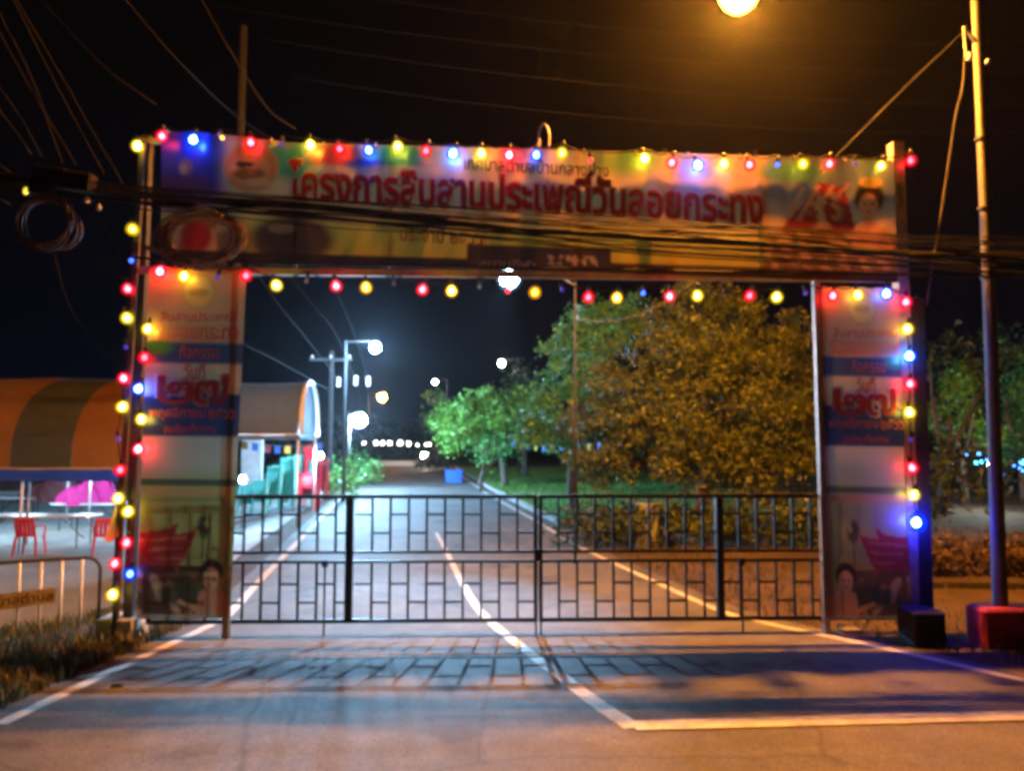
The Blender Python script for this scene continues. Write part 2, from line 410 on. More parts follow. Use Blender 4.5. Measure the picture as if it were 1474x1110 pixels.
# ------------------------------------------------------------------ trees and shrubs
def leaves(blobs, dens, size, seed, hole=.35, flat=.5):
    """leaf-shaped faces through the outer part of many overlapping lobes"""
    r = np.random.default_rng(seed); V = []; 
    for c, rad in blobs:
        c = np.array(c); rad = np.array(rad) if hasattr(rad,'__len__') else np.array([rad]*3)
        n = int(dens*(rad[0]*rad[1]*rad[2])**(2/3))
        nc = max(6, n//9)
        d = r.normal(size=(nc,3)); d /= np.linalg.norm(d,axis=1)[:,None]
        rr = r.uniform(.55, 1.08, nc)**.6
        wob = np.sin(d[:,0]*5+c[0]*3)+np.sin(d[:,1]*4+c[1])+np.sin(d[:,2]*6+c[2]*2)
        keep = (wob + r.normal(0,.8,nc)) > -3*hole-.4
        d, rr = d[keep], rr[keep]
        cp = c + d*rad*rr[:,None]
        k = 9
        P = np.repeat(cp, k, 0) + r.normal(0, size*1.15, (len(cp)*k,3)); D = np.repeat(d, k, 0)
        N = D*.7 + r.normal(0,.65,(len(P),3)) + np.array([0,0,flat]); N /= np.linalg.norm(N,axis=1)[:,None]
        T = np.cross(N, r.normal(size=(len(P),3))) + np.array([0,0,-.25]); T -= N*(T*N).sum(1)[:,None]; T /= np.linalg.norm(T,axis=1)[:,None]
        B = np.cross(N, T); s = size*r.uniform(.55,1.25,len(P))[:,None]
        q = np.stack([P-T*s*.9, P+B*s*.42+N*s*.10, P+T*s*.9-N*s*.12, P-B*s*.42+N*s*.10], 1)
        V.append(q.reshape(-1,3))
    V = np.concatenate(V); nf = len(V)//4
    return V, nf
def leaf_mesh(name, V, nf, m, loc):
    me = bpy.data.meshes.new(name); me.vertices.add(len(V)); me.vertices.foreach_set('co', (V-np.array(loc)).astype(np.float32).ravel())
    me.loops.add(nf*4); me.loops.foreach_set('vertex_index', np.arange(nf*4, dtype=np.int32))
    me.polygons.add(nf); me.polygons.foreach_set('loop_start', np.arange(0,nf*4,4,dtype=np.int32))
    me.materials.append(M[m]); me.update(calc_edges=True); return me
def tree(name, label, base, blobs, dens, size, m, seed, trunk_r=.16, cat='tree', group=None, hole=.35):
    base = np.array(base, float); th = Thing(name, label, cat, base, group)
    V, nf = leaves(blobs, dens, size, seed, hole)
    o = obj('crown', leaf_mesh('crown', V, nf, m, base), th.o)
    r = np.random.default_rng(seed+1)
    cen = np.mean([b[0] for b in blobs], 0); fork = base + (cen-base)*np.array([.25,.25,.55])
    mb = MB().tube(spline([base-np.array([0,0,.05]), base+(fork-base)*.5+r.normal(0,.05,3), fork], 4), list(np.linspace(trunk_r, trunk_r*.65, 9)), 8)
    th.part('trunk', mb, 'bark', smooth_=True)
    for c, rad in random.Random(seed).sample(blobs, min(7, len(blobs))):
        mid = (fork+np.array(c))/2 + r.normal(0,.12,3)
        th.part('limb', MB().tube(spline([fork-np.array([0,0,.1]), mid, c], 4), list(np.linspace(trunk_r*.5, trunk_r*.12, 9)), 6), 'bark', smooth_=True)
    return th
def pb(lst, Y, sc=1.0):
    """lobes given by the place they take up in the photograph, at real depth Y + dY"""
    out = []
    for px, py, rp, dY in lst:
        yy = Y+dY; rr = rp/F*yy*sc; out.append((at(px, py, yy), (rr, rr, rr*.85)))
    return out
# the big tree under the sodium lamp
big = [(1000,452,44,0),(950,470,38,.3),(1055,460,44,.3),(1105,490,44,0),(1140,530,40,.4),(910,520,44,-.3),(980,520,58,-.9),(1060,540,62,-1.1),(870,560,38,.2),
       (905,590,50,-.8),(985,600,62,-1.5),(1070,620,64,-1.5),(1140,610,56,-.7),(835,600,30,.6),(850,640,40,-.3),(920,655,52,-1.2),(1000,670,54,-1.7),(1085,685,52,-1.5),
       (1150,690,48,-1),(1185,640,46,0),(1200,560,44,.5),(1235,620,50,.6),(1250,690,50,.2),(870,672,34,-.6),(1150,470,30,1),(1000,560,70,1.2),(1080,580,70,1.4),(950,620,60,1),(1040,430,26,.5),(985,425,24,.6)]
bt = at(1010, 720, 17); bt[2] = 0
def clump(bl, k, f, seed):
    r = np.random.default_rng(seed); out = []
    for c, rad in bl:
        for i in range(k):
            d = r.normal(size=3); d /= np.linalg.norm(d); rr = rad[0]*f*r.uniform(.7,1.3)
            out.append((c+d*np.array(rad)*r.uniform(.72,1.0), (rr*1.15, rr*1.15, rr*.7)))
    return out
bigb = pb(big, 16.5)
tree('broadleaf_tree', 'big bushy broadleaf tree glowing orange under the street lamp behind the gate', bt, clump(bigb, 16, .40, 9), 1500, .058, 'leaf', 11, .2, hole=.8)
grn = [(838,480,30,0),(822,515,36,-.3),(800,560,34,0),(782,600,30,-.3),(845,545,44,.6),(860,500,40,1),(880,470,36,1.6),(770,625,22,-.2),(815,620,36,.3),(900,455,30,2),(850,455,24,1.2)]
b2 = at(826, 712, 21); b2[2] = 0
tree('broadleaf_tree', 'tall cool green tree lit by the floodlight, left of the orange tree', b2, clump(pb(grn, 20.5), 14, .38, 10), 900, .09, 'leaf_green', 21, .17)
lg = [(655,600,26,0),(690,592,30,0),(725,590,30,.6),(745,580,20,.5),(670,620,28,-.6),(710,620,32,-.8),(745,615,28,0),(640,612,16,.3),(700,578,20,.2),(650,635,14,-.3)]
b3 = at(727, 699, 33); b3[2] = .05
tree('broadleaf_tree', 'low spreading bright green tree on the lawn beyond the blue bin', b3, clump(pb(lg, 33), 12, .4, 12), 600, .13, 'leaf_bright', 31, .18)
sm = [(690,648,16,0),(705,640,16,.3),(720,650,18,-.3),(700,660,12,-.2),(735,645,16,.3)]
b3b = at(692, 702, 30); b3b[2] = .05
tree('broadleaf_tree', 'small slim tree standing on the lawn near the kerb', b3b, pb(sm, 30), 300, .16, 'leaf_green', 35, .10)
tw = [(626,570,11,0),(632,585,12,0),(622,600,12,.4),(630,618,12,.2)]
b4 = at(628, 672, 58); b4[2] = 0
tree('slim_tree', 'far slender pale tree by the end of the road under a lamp', b4, pb(tw, 58), 260, .26, 'leaf_green', 41, .12)
dk = [(755,545,24,0),(770,560,26,.5),(745,575,22,.4),(765,595,26,0),(740,605,20,.8)]
b5 = at(756, 690, 42); b5[2] = .05
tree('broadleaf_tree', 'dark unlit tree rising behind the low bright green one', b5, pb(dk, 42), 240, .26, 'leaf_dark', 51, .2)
rt = [(1370,555,20,0),(1388,540,16,0),(1385,585,24,.3),(1345,597,14,0),(1400,610,22,.4),(1420,630,18,0),(1365,610,18,.8)]
b6 = at(1390, 715, 24); b6[2] = 0
tree('broadleaf_tree', 'small lime green tree right of the arch, beside the lamp pole', b6, clump(pb(rt, 24), 12, .4, 13), 800, .10, 'leaf_bright', 61, .12)
rt2 = [(1460,520,30,0),(1480,560,40,0),(1462,600,30,.4),(1475,640,36,0),(1500,600,40,1),(1455,655,20,.5)]
b7 = at(1476, 715, 26); b7[2] = 0
tree('broadleaf_tree', 'pale green tree cut by the right edge of the photo', b7, clump(pb(rt2, 26), 12, .4, 14), 700, .11, 'leaf_green', 71, .16)
rt3 = [(1340,520,34,3),(1375,500,30,4),(1420,520,36,4),(1450,490,30,5),(1400,560,30,5),(1350,640,40,-1),(1385,665,34,-2),(1330,690,36,-3),(1400,700,30,-3),(1440,690,26,-1),(1360,720,34,-4),(1345,590,30,2)]
b8 = at(1352, 730, 20); b8[2] = 0
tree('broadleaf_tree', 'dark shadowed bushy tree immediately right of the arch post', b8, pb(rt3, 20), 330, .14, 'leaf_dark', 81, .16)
def shrub(label, px, py, Y, r, m, seed, size=.09, name='shrub', n=6, group=None, wx=1.0, dens=420):
    b = at(px, py, Y); b[2] = max(0, float(gz(b[0], b[1]))); rr = random.Random(seed); bl = []
    for i in range(n):
        bl.append((b+np.array([rr.uniform(-1,1)*r*wx, rr.uniform(-.5,.5)*r, r*rr.uniform(.45,.95)]), (r*.6, r*.6, r*.55)))
    th = Thing(name, label, 'shrub', b, group)
    V, nf = leaves(bl, dens, size, seed)
    obj('foliage', leaf_mesh('foliage', V, nf, m, b), th.o)
    for i in range(3):
        th.part('stem', MB().tube([b-np.array([0,0,.03]), bl[i][0]], [.03,.012], 5), 'bark')
    return th
shrub('round brown shrub beside the far end of the road', 625, 672, 50, 1.0, 'leaf_brown', 101, .16)
shrub('leafy green shrub left of the road below the left floodlight', 505, 690, 34, 1.1, 'leaf_green', 102, .13)
shrub('tall thin green shrub next to the white barrel tent', 470, 660, 26, 1.0, 'leaf_bright', 103, .11)
for i, px in enumerate((850, 905, 965, 1030, 1090, 1150)):
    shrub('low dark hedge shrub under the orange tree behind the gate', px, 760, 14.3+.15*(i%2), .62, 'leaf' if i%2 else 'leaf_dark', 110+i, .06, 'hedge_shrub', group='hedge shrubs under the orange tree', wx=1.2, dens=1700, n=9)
for i, px in enumerate((1350, 1400, 1450, 1500)):
    shrub('low dark red brown hedge shrub in the bed right of the arch', px, 838, 11.3, .42, 'leaf_brown', 120+i, .05, 'hedge_shrub', group='hedge shrubs in the right bed', wx=1.4, dens=2200, n=9)
# far dark wood and the hedge across the end of the road
bl = []
for i in range(60):
    x = random.uniform(-75, 60); y = random.uniform(95, 120); bl.append(((x, y, random.uniform(0,2.2)), (4.5, 3, random.uniform(2,3.6))))
V, nf = leaves(bl, 24, .7, 5); o = obj('far_wood', leaf_mesh('far_wood', V, nf, 'leaf_dark', (0,0,0))); o['kind'] = 'stuff'
bl = [(at(px, 660, 66+random.uniform(-1,1)), (1.3, .9, 1.1)) for px in range(525, 720, 16)]
for i, b in enumerate(bl): b[0][2] = .7
V, nf = leaves(bl, 130, .2, 6); o = obj('far_hedge', leaf_mesh('far_hedge', V, nf, 'leaf_dark', (0,0,0))); o['kind'] = 'stuff'

# ================================================================== THE ARCH
zt = lambda px, py: G(px, py)[2]
def onplane(px_ref, py_ref, z, off=0.0):
    p = G(px_ref, py_ref, off); return np.array([p[0], p[1], z])
PL_IN, PR_IN = G(325, 920), G(1190, 914)
def along(p, d): return p + GD*d
arch = Thing('festival_arch', 'steel pipe festival arch carrying banners across the road', 'arch', (PL_IN+PR_IN)/2*np.array([1,1,0]))
xL_out = -1.02; W = np.linalg.norm(PR_IN[:2]-PL_IN[:2]); xR_out = W + .93
TOPL, TOPR = zt(225, 178), zt(1308, 228)
Z_BEAM = (zt(345, 385)+zt(1180, 408))/2
def AP(d, z, off=0.0):
    q = PL_IN + GD*d + GN*off; return np.array([q[0], q[1], z])
for d, zt_, m, wd in ((0, Z_BEAM, 'frame_steel', .065), (W, Z_BEAM, 'frame_steel', .065), (xL_out, (TOPL+TOPR)/2+.05, 'frame_dark', .09), (xR_out, (TOPL+TOPR)/2+.02, 'frame_steel', .12)):
    z0 = -.02
    arch.part('post', MB().bar(AP(d, z0, -.09 if d < -.5 else 0), AP(d, zt_, -.09 if d < -.5 else 0), wd), m)
arch.part('beam', MB().bar(AP(xL_out-.06, Z_BEAM+.04, -.02), AP(xR_out+.06, Z_BEAM-.01, -.02), .075, .06), 'frame_steel')
ZTOP = (TOPL+TOPR)/2
arch.part('beam', MB().bar(AP(xL_out-.06, zt(215,200), -.05), AP(xR_out+.06, zt(1310,233), -.05), .05), 'frame_steel')
arch.part('brace', MB().bar(AP(xL_out, Z_BEAM+.3, -.06), AP(0, Z_BEAM+.04, -.06), .04), 'frame_dark')
for d in np.linspace(.6, W-.6, 6):
    arch.part('strut', MB().bar(AP(d, Z_BEAM+.05, -.05), AP(d, ZTOP-.05, -.05), .035), 'frame_dark')
arch.part('hook', MB().tube(spline([G(777,212,0),G(776,190,0),G(783,178,0),G(790,190,0),G(790,212,0)],6), .012, 6), 'frame_steel', smooth_=True)
# extra uprights outside the arch that carry the bulbs
arch.part('post', MB().bar(onplane(165, 905, -.1, .02), G(206, 205, .02), .05), 'frame_dark')
arch.part('post', MB().bar(onplane(1330, 915, -.1, .0), G(1316, 430, .0), .14), 'dark_block')

# ---------------- printed banners
def ell(X, Y, cx, cy, rx, ry, soft=.15):
    q = np.sqrt(((X-cx)/rx)**2+((Y-cy)/ry)**2); return 1-smooth(1-soft, 1+soft, q)
def inpoly(X, Y, P):
    ins = np.zeros(X.shape, bool); n = len(P)
    for i in range(n):
        x1, y1 = P[i]; x2, y2 = P[(i+1)%n]
        c = ((y1 > Y) != (y2 > Y)) & (X < (x2-x1)*(Y-y1)/(y2-y1+1e-9)+x1); ins ^= c
    return ins.astype(float)
def over(col, mask, c):
    return col*(1-mask[...,None]) + np.array(c)*mask[...,None]
def mixf(X, stops):
    xs = [s[0] for s in stops]; return np.stack([np.interp(X, xs, [s[1][k] for s in stops]) for k in range(3)], -1)
def vnoise(X, Y, s, seed):
    r = np.random.default_rng(seed); o = np.zeros(X.shape)
    for k in range(6):
        a = r.uniform(0, 2*PI); f = r.uniform(.6,1.8)/s; o += np.sin((X*math.cos(a)+Y*math.sin(a))*f+r.uniform(0,6))
    return o/6
HT = ([228,310,420,740,1100,1300],[189,192,205,213,224,231]); HB = ([215,360,740,1100,1300],[374,378,389,400,407])
def h_edges(px): return np.interp(px, *HT), np.interp(px, *HB)
def fold(px, py):
    t = np.interp(px, *HT); q = np.exp(-np.abs(py-t)/45.)
    return .011*np.sin(px*.035+py*.01)+.005*np.sin(px*.083-py*.02+1)+.006*np.sin(py*.05+px*.01)+.014*q*np.sin(px*.15+(py-t)*.02)+.002*np.sin(px*.21+py*.10)
def head_pos(px, py, off=0.0): return G(px, py, .06+off+float(fold(px, py)))
def woman(col, X, Y, cx, cy, s, dirn=1, cloth=(.55,.22,.10)):
    """plain printed figure of a woman in a shoulder cloth"""
    sh = [(cx-.9*s,cy+2.6*s),(cx-.75*s,cy+1.25*s),(cx-.25*s,cy+.85*s),(cx+.35*s,cy+.85*s),(cx+.95*s,cy+1.3*s),(cx+1.2*s,cy+2.6*s)]
    col = over(col, ell(X,Y,cx+.05*s,cy-.35*s,.72*s,.75*s), (.03,.016,.012))
    col = over(col, inpoly(X,Y,sh), (.62,.30,.16))
    col = over(col, inpoly(X,Y,[(cx-.9*s,cy+2.6*s),(cx-.7*s,cy+1.7*s),(cx+.8*s,cy+1.1*s),(cx+1.2*s,cy+1.9*s),(cx+1.2*s,cy+2.6*s)]), cloth)
    col = over(col, ell(X,Y,cx,cy+.75*s,.22*s,.35*s), (.55,.25,.13))
    col = over(col, ell(X,Y,cx,cy+.05*s,.46*s,.60*s), (.66,.33,.18))
    col = over(col, ell(X,Y,cx-.18*s,cy-.02*s,.08*s,.04*s), (.05,.02,.02)); col = over(col, ell(X,Y,cx+.2*s,cy-.02*s,.08*s,.04*s), (.05,.02,.02))
    col = over(col, ell(X,Y,cx,cy+.36*s,.12*s,.05*s), (.45,.05,.05))
    return col
def head_print(X, Y):
    t, b = h_edges(X); V = (Y-t)/(b-t)
    col = mixf(V, [(0,(.50,.44,.36)),(.35,(.66,.56,.42)),(.55,(.60,.44,.26)),(.72,(.44,.50,.10)),(.92,(.52,.42,.05)),(1,(.2,.12,.03))])
    # coloured sky on the left and the teal shapes along the top
    col = over(col, (1-smooth(300,345,X))*(1-smooth(.35,.75,V)), (.03,.05,.48))
    col = over(col, ell(X,Y,430,232,70,26,.5), (.06,.42,.28)); col = over(col, ell(X,Y,575,225,60,20,.5), (.06,.42,.25))
    col = over(col, ell(X,Y,480,225,40,18,.5), (.55,.10,.08)); col = over(col, ell(X,Y,525,238,30,10,.4), (.04,.08,.40))
    col = over(col, ell(X,Y,905,232,60,20,.6)*.8, (.12,.40,.08)); col = over(col, ell(X,Y,1010,250,40,26,.6)*.7, (.16,.22,.55))
    col = over(col, smooth(1090,1110,X)*(1-smooth(.30,.5,V))*.9, (.12,.22,.28)); col = over(col, ell(X,Y,1150,247,60,14,.5), (.10,.34,.16))
    # pale cloud strokes
    for i, (cx, cy, rx, ry) in enumerate([(560,245,60,7),(1030,262,70,7),(1060,268,40,5),(700,262,60,8),(470,243,30,6)]):
        col = over(col, ell(X,Y,cx,cy,rx,ry,.6)*.5, (.72,.66,.60))
    # emblem
    col = over(col, ell(X,Y,361,241,41,37,.05), (.50,.36,.20)); col = over(col, ell(X,Y,361,241,37,33,.05), (.55,.24,.10)); col = over(col, ell(X,Y,361,243,28,24,.06), (.62,.36,.16))
    col = over(col, ell(X,Y,358,250,24,8,.1), (.32,.14,.06)); col = over(col, ell(X,Y,352,236,14,4,.1), (.10,.04,.03)); col = over(col, ell(X,Y,372,262,20,6,.1), (.68,.42,.22))
    # small portrait and dark robe at left
    col = over(col, ell(X,Y,263,275,50,26,.3), (.10,.05,.18)); col = over(col, ell(X,Y,267,240,10,13,.2), (.22,.16,.20))
    col = over(col, ell(X,Y,264,243,6,8,.2), (.50,.34,.30))
    # krathong float and dark figures
    col = over(col, ell(X,Y,420,345,60,34,.2), (.07,.05,.04)); col = over(col, ell(X,Y,405,328,20,8,.3), (.30,.20,.13))
    n = vnoise(X, Y, 6, 3); col = over(col, ell(X,Y,290,345,72,40,.2), (.30,.14,.09)); col = over(col, ell(X,Y,290,345,66,38,.2)*(n > .12), (.50,.30,.18)); col = over(col, ell(X,Y,282,340,22,24,.2), (.34,.03,.03))
    # temple roofs and crowd at right
    col = over(col, inpoly(X,Y,[(1108,345),(1150,300),(1180,262),(1215,270),(1232,330),(1232,372),(1120,372)]), (.30,.03,.03))
    for k in range(4): col = over(col, inpoly(X,Y,[(1120+k*26,330-k*14),(1126+k*26,330-k*14),(1160+k*22,268-k*2),(1154+k*22,268-k*2)]), (.58,.36,.20))
    n = vnoise(X, Y, 4, 8); col = over(col, ((X > 1100)&(V > .62)).astype(float)*.9, (.20,.09,.05)); col = over(col, ((X > 1100)&(V > .6)&(n > .15)).astype(float), (.55,.30,.16))
    col = over(col, ell(X,Y,1188,300,22,28,.4)*(n > 0), (.50,.36,.16))
    col = woman(col, X, Y, 1250, 295, 30, cloth=(.60,.26,.12)); col = over(col, ell(X,Y,1253,262,17,8,.2), (.66,.46,.10))
    # dark strip along the bottom with the rounded plate
    col = over(col, smooth(.905,.925,V), (.035,.022,.02)); 
    col = over(col, ((X>672)&(X<878)).astype(float)*smooth(.79,.80,V), (.045,.035,.04))
    col = over(col, ((X>790)&(X<860)&(V>.86)&(V<.94)&(vnoise(X,Y,3,9)>0)).astype(float), (.36,.26,.22))
    return col
INK = (.88,.70,.50)
def print_mesh(name, posfn, printfn, us, vs, edges, th, m='vinyl'):
    nu, nv = len(us), len(vs)
    U = np.tile(us, (nv,1)); t, b = edges(U); Yp = t + (b-t)*np.array(vs)[:,None]
    P = [posfn(U[j,i], Yp[j,i]) for j in range(nv) for i in range(nu)]
    mb = MB(); mb.v = [tuple(p) for p in P]; mb.f = [(j*nu+i,(j+1)*nu+i,(j+1)*nu+i+1,j*nu+i+1) for j in range(nv-1) for i in range(nu-1)]
    o = th.part(name, mb, m, smooth_=True)
    col = printfn(U, Yp).reshape(-1,3)*np.array((.82,.60,.38))
    ca = o.data.color_attributes.new('print', 'FLOAT_COLOR', 'POINT')
    ca.data.foreach_set('color', np.concatenate([col, np.ones((len(col),1))],1).astype(np.float32).ravel()); return o
def text2d(s, offset=0.0):
    cu = bpy.data.curves.new('lettering', 'FONT'); cu.body = s; cu.size = 1; cu.offset = offset; cu.resolution_u = 3
    o = bpy.data.objects.new('lettering', cu); C.objects.link(o); bpy.context.view_layer.update()
    me = bpy.data.meshes.new_from_object(o.evaluated_get(bpy.context.evaluated_depsgraph_get()))
    v = np.array([x.co[:2] for x in me.vertices]); f = [tuple(p.vertices) for p in me.polygons]
    bpy.data.objects.remove(o); bpy.data.meshes.remove(me); bpy.data.curves.remove(cu); return v, f
def lettering(th, s, quad, posfn, m, offset=.0, off=.012, outline=None, ol=.05):
    """lettering laid on a banner; quad = photo corners (x0, ytop_left, x1, ytop_right, height)"""
    x0, ya, x1, yb, hh = quad
    v0, f0 = text2d(s, 0.0); mn, mx = v0.min(0), v0.max(0)
    def put(off_, o_, m_):
        v, f = text2d(s, o_)
        uv = (v-mn)/(mx-mn); mb = MB()
        for u, t in uv:
            px = x0+(x1-x0)*u; py = ya+(yb-ya)*u + hh*(1-t); mb.v.append(tuple(posfn(px, py, off_)))
        mb.f = f; return th.part('lettering', mb, m_)
    if outline: put(off, ol, outline); put(off+.006, offset, m)
    else: put(off, offset, m)
hb = Thing('header_banner', 'wide printed vinyl banner with red Thai lettering across the top of the arch', 'banner', G(765, 300, .06))
print_mesh('printed_sheet', head_pos, head_print, np.linspace(232, 1300, 330), np.linspace(0,1,64), h_edges, hb)
lettering(hb, 'โครงการสืบสานประเพณีวันลอยกระทง', (418,230,1098,265,56), head_pos, 'ink_red', .022, .012, 'ink_pink', .06)
lettering(hb, 'เทศบาลตำบลบ้านกลางฝาง', (668,222,876,234,21), head_pos, 'ink_dark', .012)
lettering(hb, 'ประจำปี ๒๕๖๖', (576,322,694,330,24), head_pos, 'ink_red', .012)
lettering(hb, 'สนามกีฬา', (690,371,770,374,13), head_pos, 'ink_white', .01)

for px in np.linspace(240, 1292, 15):
    t_, b_ = h_edges(px); q = head_pos(px, t_+4, .004); hb.part('eyelet', MB().lathe(q, [(.012,-.002),(.016,0),(.012,.003)], 8, axis=GN), 'galv')
    hb.part('tie', MB().tube([q+GN*.004, q+np.array([0,0,.05]), q-GN*.10+np.array([0,0,.06]), q-GN*.12], .004, 4), 'ink_white')
# ---------------- column banners
def col_print(mirror):
    def fn(X, Y):
        # local u 0..1 across, v 0..1 down
        e0, e1 = (CB_L if not mirror else CB_R)(Y); U = (X-e0)/(e1-e0); U = 1-U if mirror else U
        t, b = cedge[mirror](X); V = (Y-t)/(b-t)
        col = mixf(V, [(0,(.62,.40,.22)),(.12,(.60,.42,.26)),(.24,(.62,.50,.36)),(.44,(.50,.56,.56)),(.56,(.46,.54,.48)),(.62,(.36,.40,.16)),(.75,(.32,.33,.10)),(1,(.24,.16,.07))])
        col = over(col, smooth(.205,.215,V)*(1-smooth(.265,.275,V)), (.05,.09,.24)); col = over(col, ell(U,V,.13,.225,.14,.022,.4), (.07,.26,.06))
        col = over(col, smooth(.335,.345,V)*(1-smooth(.475,.482,V)), (.035,.06,.20))
        col = over(col, inpoly(U,V,[(0,.34),(.5,.30),(1,.34),(1,.36),(.5,.33),(0,.37)]), (.50,.42,.38))
        for v0 in (.155,.185): col = over(col, ((V>v0)&(V<v0+.022)&(U>.1)&(U<.9)).astype(float)*.35, (.60,.24,.10))
        col = over(col, ((V>.392)&(V<.425)&(U>.05)&(U<.97)).astype(float), (.55,.14,.06)) if False else col
        col = over(col, smooth(.598,.602,V)*(1-smooth(.618,.622,V)), (.08,.13,.09)); col = over(col, ((V>.626)&(V<.648)&(U>.06)&(U<.95)).astype(float), (.50,.33,.16))
        # emblem
        col = over(col, ell(U,V,.52,.065,.17,.05,.05), (.46,.36,.10)); col = over(col, ell(U,V,.52,.065,.155,.045,.05), (.64,.52,.20)); col = over(col, ell(U,V,.52,.066,.10,.012,.2), (.42,.32,.10))
        # temple roofs, crowd, woman
        col = over(col, inpoly(U,V,[(-.02,.86),(-.02,.755),(.30,.745),(.42,.72),(.38,.76),(.62,.745),(.48,.83),(.30,.90),(.02,.90)]), (.30,.035,.03))
        for k in range(3): col = over(col, inpoly(U,V,[(0+.1*k,.775+.025*k),(.5-.02*k,.765+.03*k),(.5-.02*k,.770+.03*k),(0+.1*k,.781+.025*k)]), (.45,.18,.10))
        n = vnoise(U*100, V*300, 4, 5); zone = ((V > .85)).astype(float)*(U < .72)
        col = over(col, zone*.9, (.10,.05,.035)); col = over(col, zone*(n > .12), (.36,.15,.09)); col = over(col, zone*(n > .32), (.50,.33,.20))
        col = over(col, ell(U,V,.45,.93,.22,.035,.4)*.9, (.04,.05,.03))
        col = over(col, ell(U,V,.68,.735,.07,.035,.3)*(vnoise(U*100,V*300,3,6)>-.2), (.06,.05,.03)); col = over(col, ((np.abs(U-.67)<.012)&(V>.74)&(V<.84)).astype(float), (.10,.08,.05))
        P = lambda *a: [(x, y) for x, y in a]
        col = over(col, ell(U,V,.78,.865,.125,.036,.15), (.03,.018,.014)); col = over(col, inpoly(U,V,P((.62,1.0),(.66,.925),(.76,.905),(.86,.905),(.97,.94),(1.0,1.0))), (.56,.22,.12))
        col = over(col, inpoly(U,V,P((.66,.965),(.45,.945),(.43,.955),(.66,.985))), (.58,.28,.15)); col = over(col, ell(U,V,.78,.885,.085,.032,.1), (.62,.31,.17))
        col = over(col, ell(U,V,.74,.883,.014,.003,.3), (.04,.02,.02)); col = over(col, ell(U,V,.81,.883,.014,.003,.3), (.04,.02,.02)); col = over(col, ell(U,V,.77,.903,.02,.003,.3), (.4,.05,.05))
        col = over(col, smooth(.985,.99,V), (.40,.34,.25)); return col
    return fn
# left / right edges of each banner as functions of the photo row
CB_L = lambda Y: (np.interp(Y,[385,890],[214,196]), np.interp(Y,[385,890],[355,331]))
CB_R = lambda Y: (np.interp(Y,[415,890],[1182,1192]), np.interp(Y,[415,890],[1302,1314]))
cedge = {False: (lambda X: (X*0+386+.02*(X-214), X*0+891)), True: (lambda X: (X*0+411+.03*(X-1180), X*0+893))}
def col_banner(mirror, label):
    e = CB_R if mirror else CB_L; th = Thing('column_banner', label, 'banner', G(1250 if mirror else 275, 640, .05), 'tall printed banners on the arch legs')
    sl = (-17/505., 0) if not mirror else (10/475., 0)
    def pos(u, py, off=0.0):
        a, b = e(py); px = a+(b-a)*u; return G(px, py, .045+off+.4*float(.010*math.sin(px*.05+py*.012)+.009*math.sin(py*.045+px*.01)+.006*math.sin(py*.11-px*.02)))
    nu, nv = 56, 210
    us = np.linspace(0,1,nu); vs = np.linspace(0,1,nv); mb = MB(); X = np.zeros((nv,nu)); Yp = np.zeros((nv,nu))
    for j, v in enumerate(vs):
        for i, u in enumerate(us):
            y0 = (386+3*u) if not mirror else (412+3*u); py = y0+(891-y0)*v; a, b = e(py); X[j,i] = a+(b-a)*u; Yp[j,i] = py; mb.v.append(tuple(pos(u, py)))
    mb.f = [(j*nu+i,(j+1)*nu+i,(j+1)*nu+i+1,j*nu+i+1) for j in range(nv-1) for i in range(nu-1)]
    o = th.part('printed_sheet', mb, 'vinyl', smooth_=True); col = col_print(mirror)(X, Yp).reshape(-1,3)*np.array(INK)
    ca = o.data.color_attributes.new('print','FLOAT_COLOR','POINT'); ca.data.foreach_set('color', np.concatenate([col,np.ones((len(col),1))],1).astype(np.float32).ravel())
    y0 = 386 if not mirror else 413; S = (891-y0)/505.
    P = lambda u, v, off: pos(u, y0+v*505*S, off)
    L = lambda s, u0, u1, v0, v1, m, **k: lettering(th, s, (u0, v0, u1, v0, v1-v0), P, m, **k)
    L('สืบสานประเพณี', .14,.90,.122,.152,'ink_red', offset=.006)
    L('วันลอยกระทง', .08,.95,.158,.204,'ink_orange', offset=.02)
    L('กิจกรรม', .35,.75,.222,.258,'ink_orange', offset=.01)
    L('วันที่', .40,.62,.268,.318,'ink_red', offset=.02)
    L('๒', .14,.50,.308,.388,'ink_digit', offset=.012, outline='ink_white', ol=.055)
    L('๗', .52,.86,.308,.388,'ink_digit', offset=.012, outline='ink_white', ol=.055)
    L('๒๕๖๖', .68,.95,.400,.430,'ink_orange', offset=.015)
    L('พฤศจิกายน', .06,.64,.398,.432,'ink_orange', offset=.015)
    L('ขอเชิญเที่ยวงาน', .22,.76,.444,.474,'ink_orange', offset=.01)
    return th
col_banner(False, 'tall printed banner with number 27 in Thai digits on the left arch leg')
col_banner(True, 'tall printed banner with number 27 in Thai digits on the right arch leg')

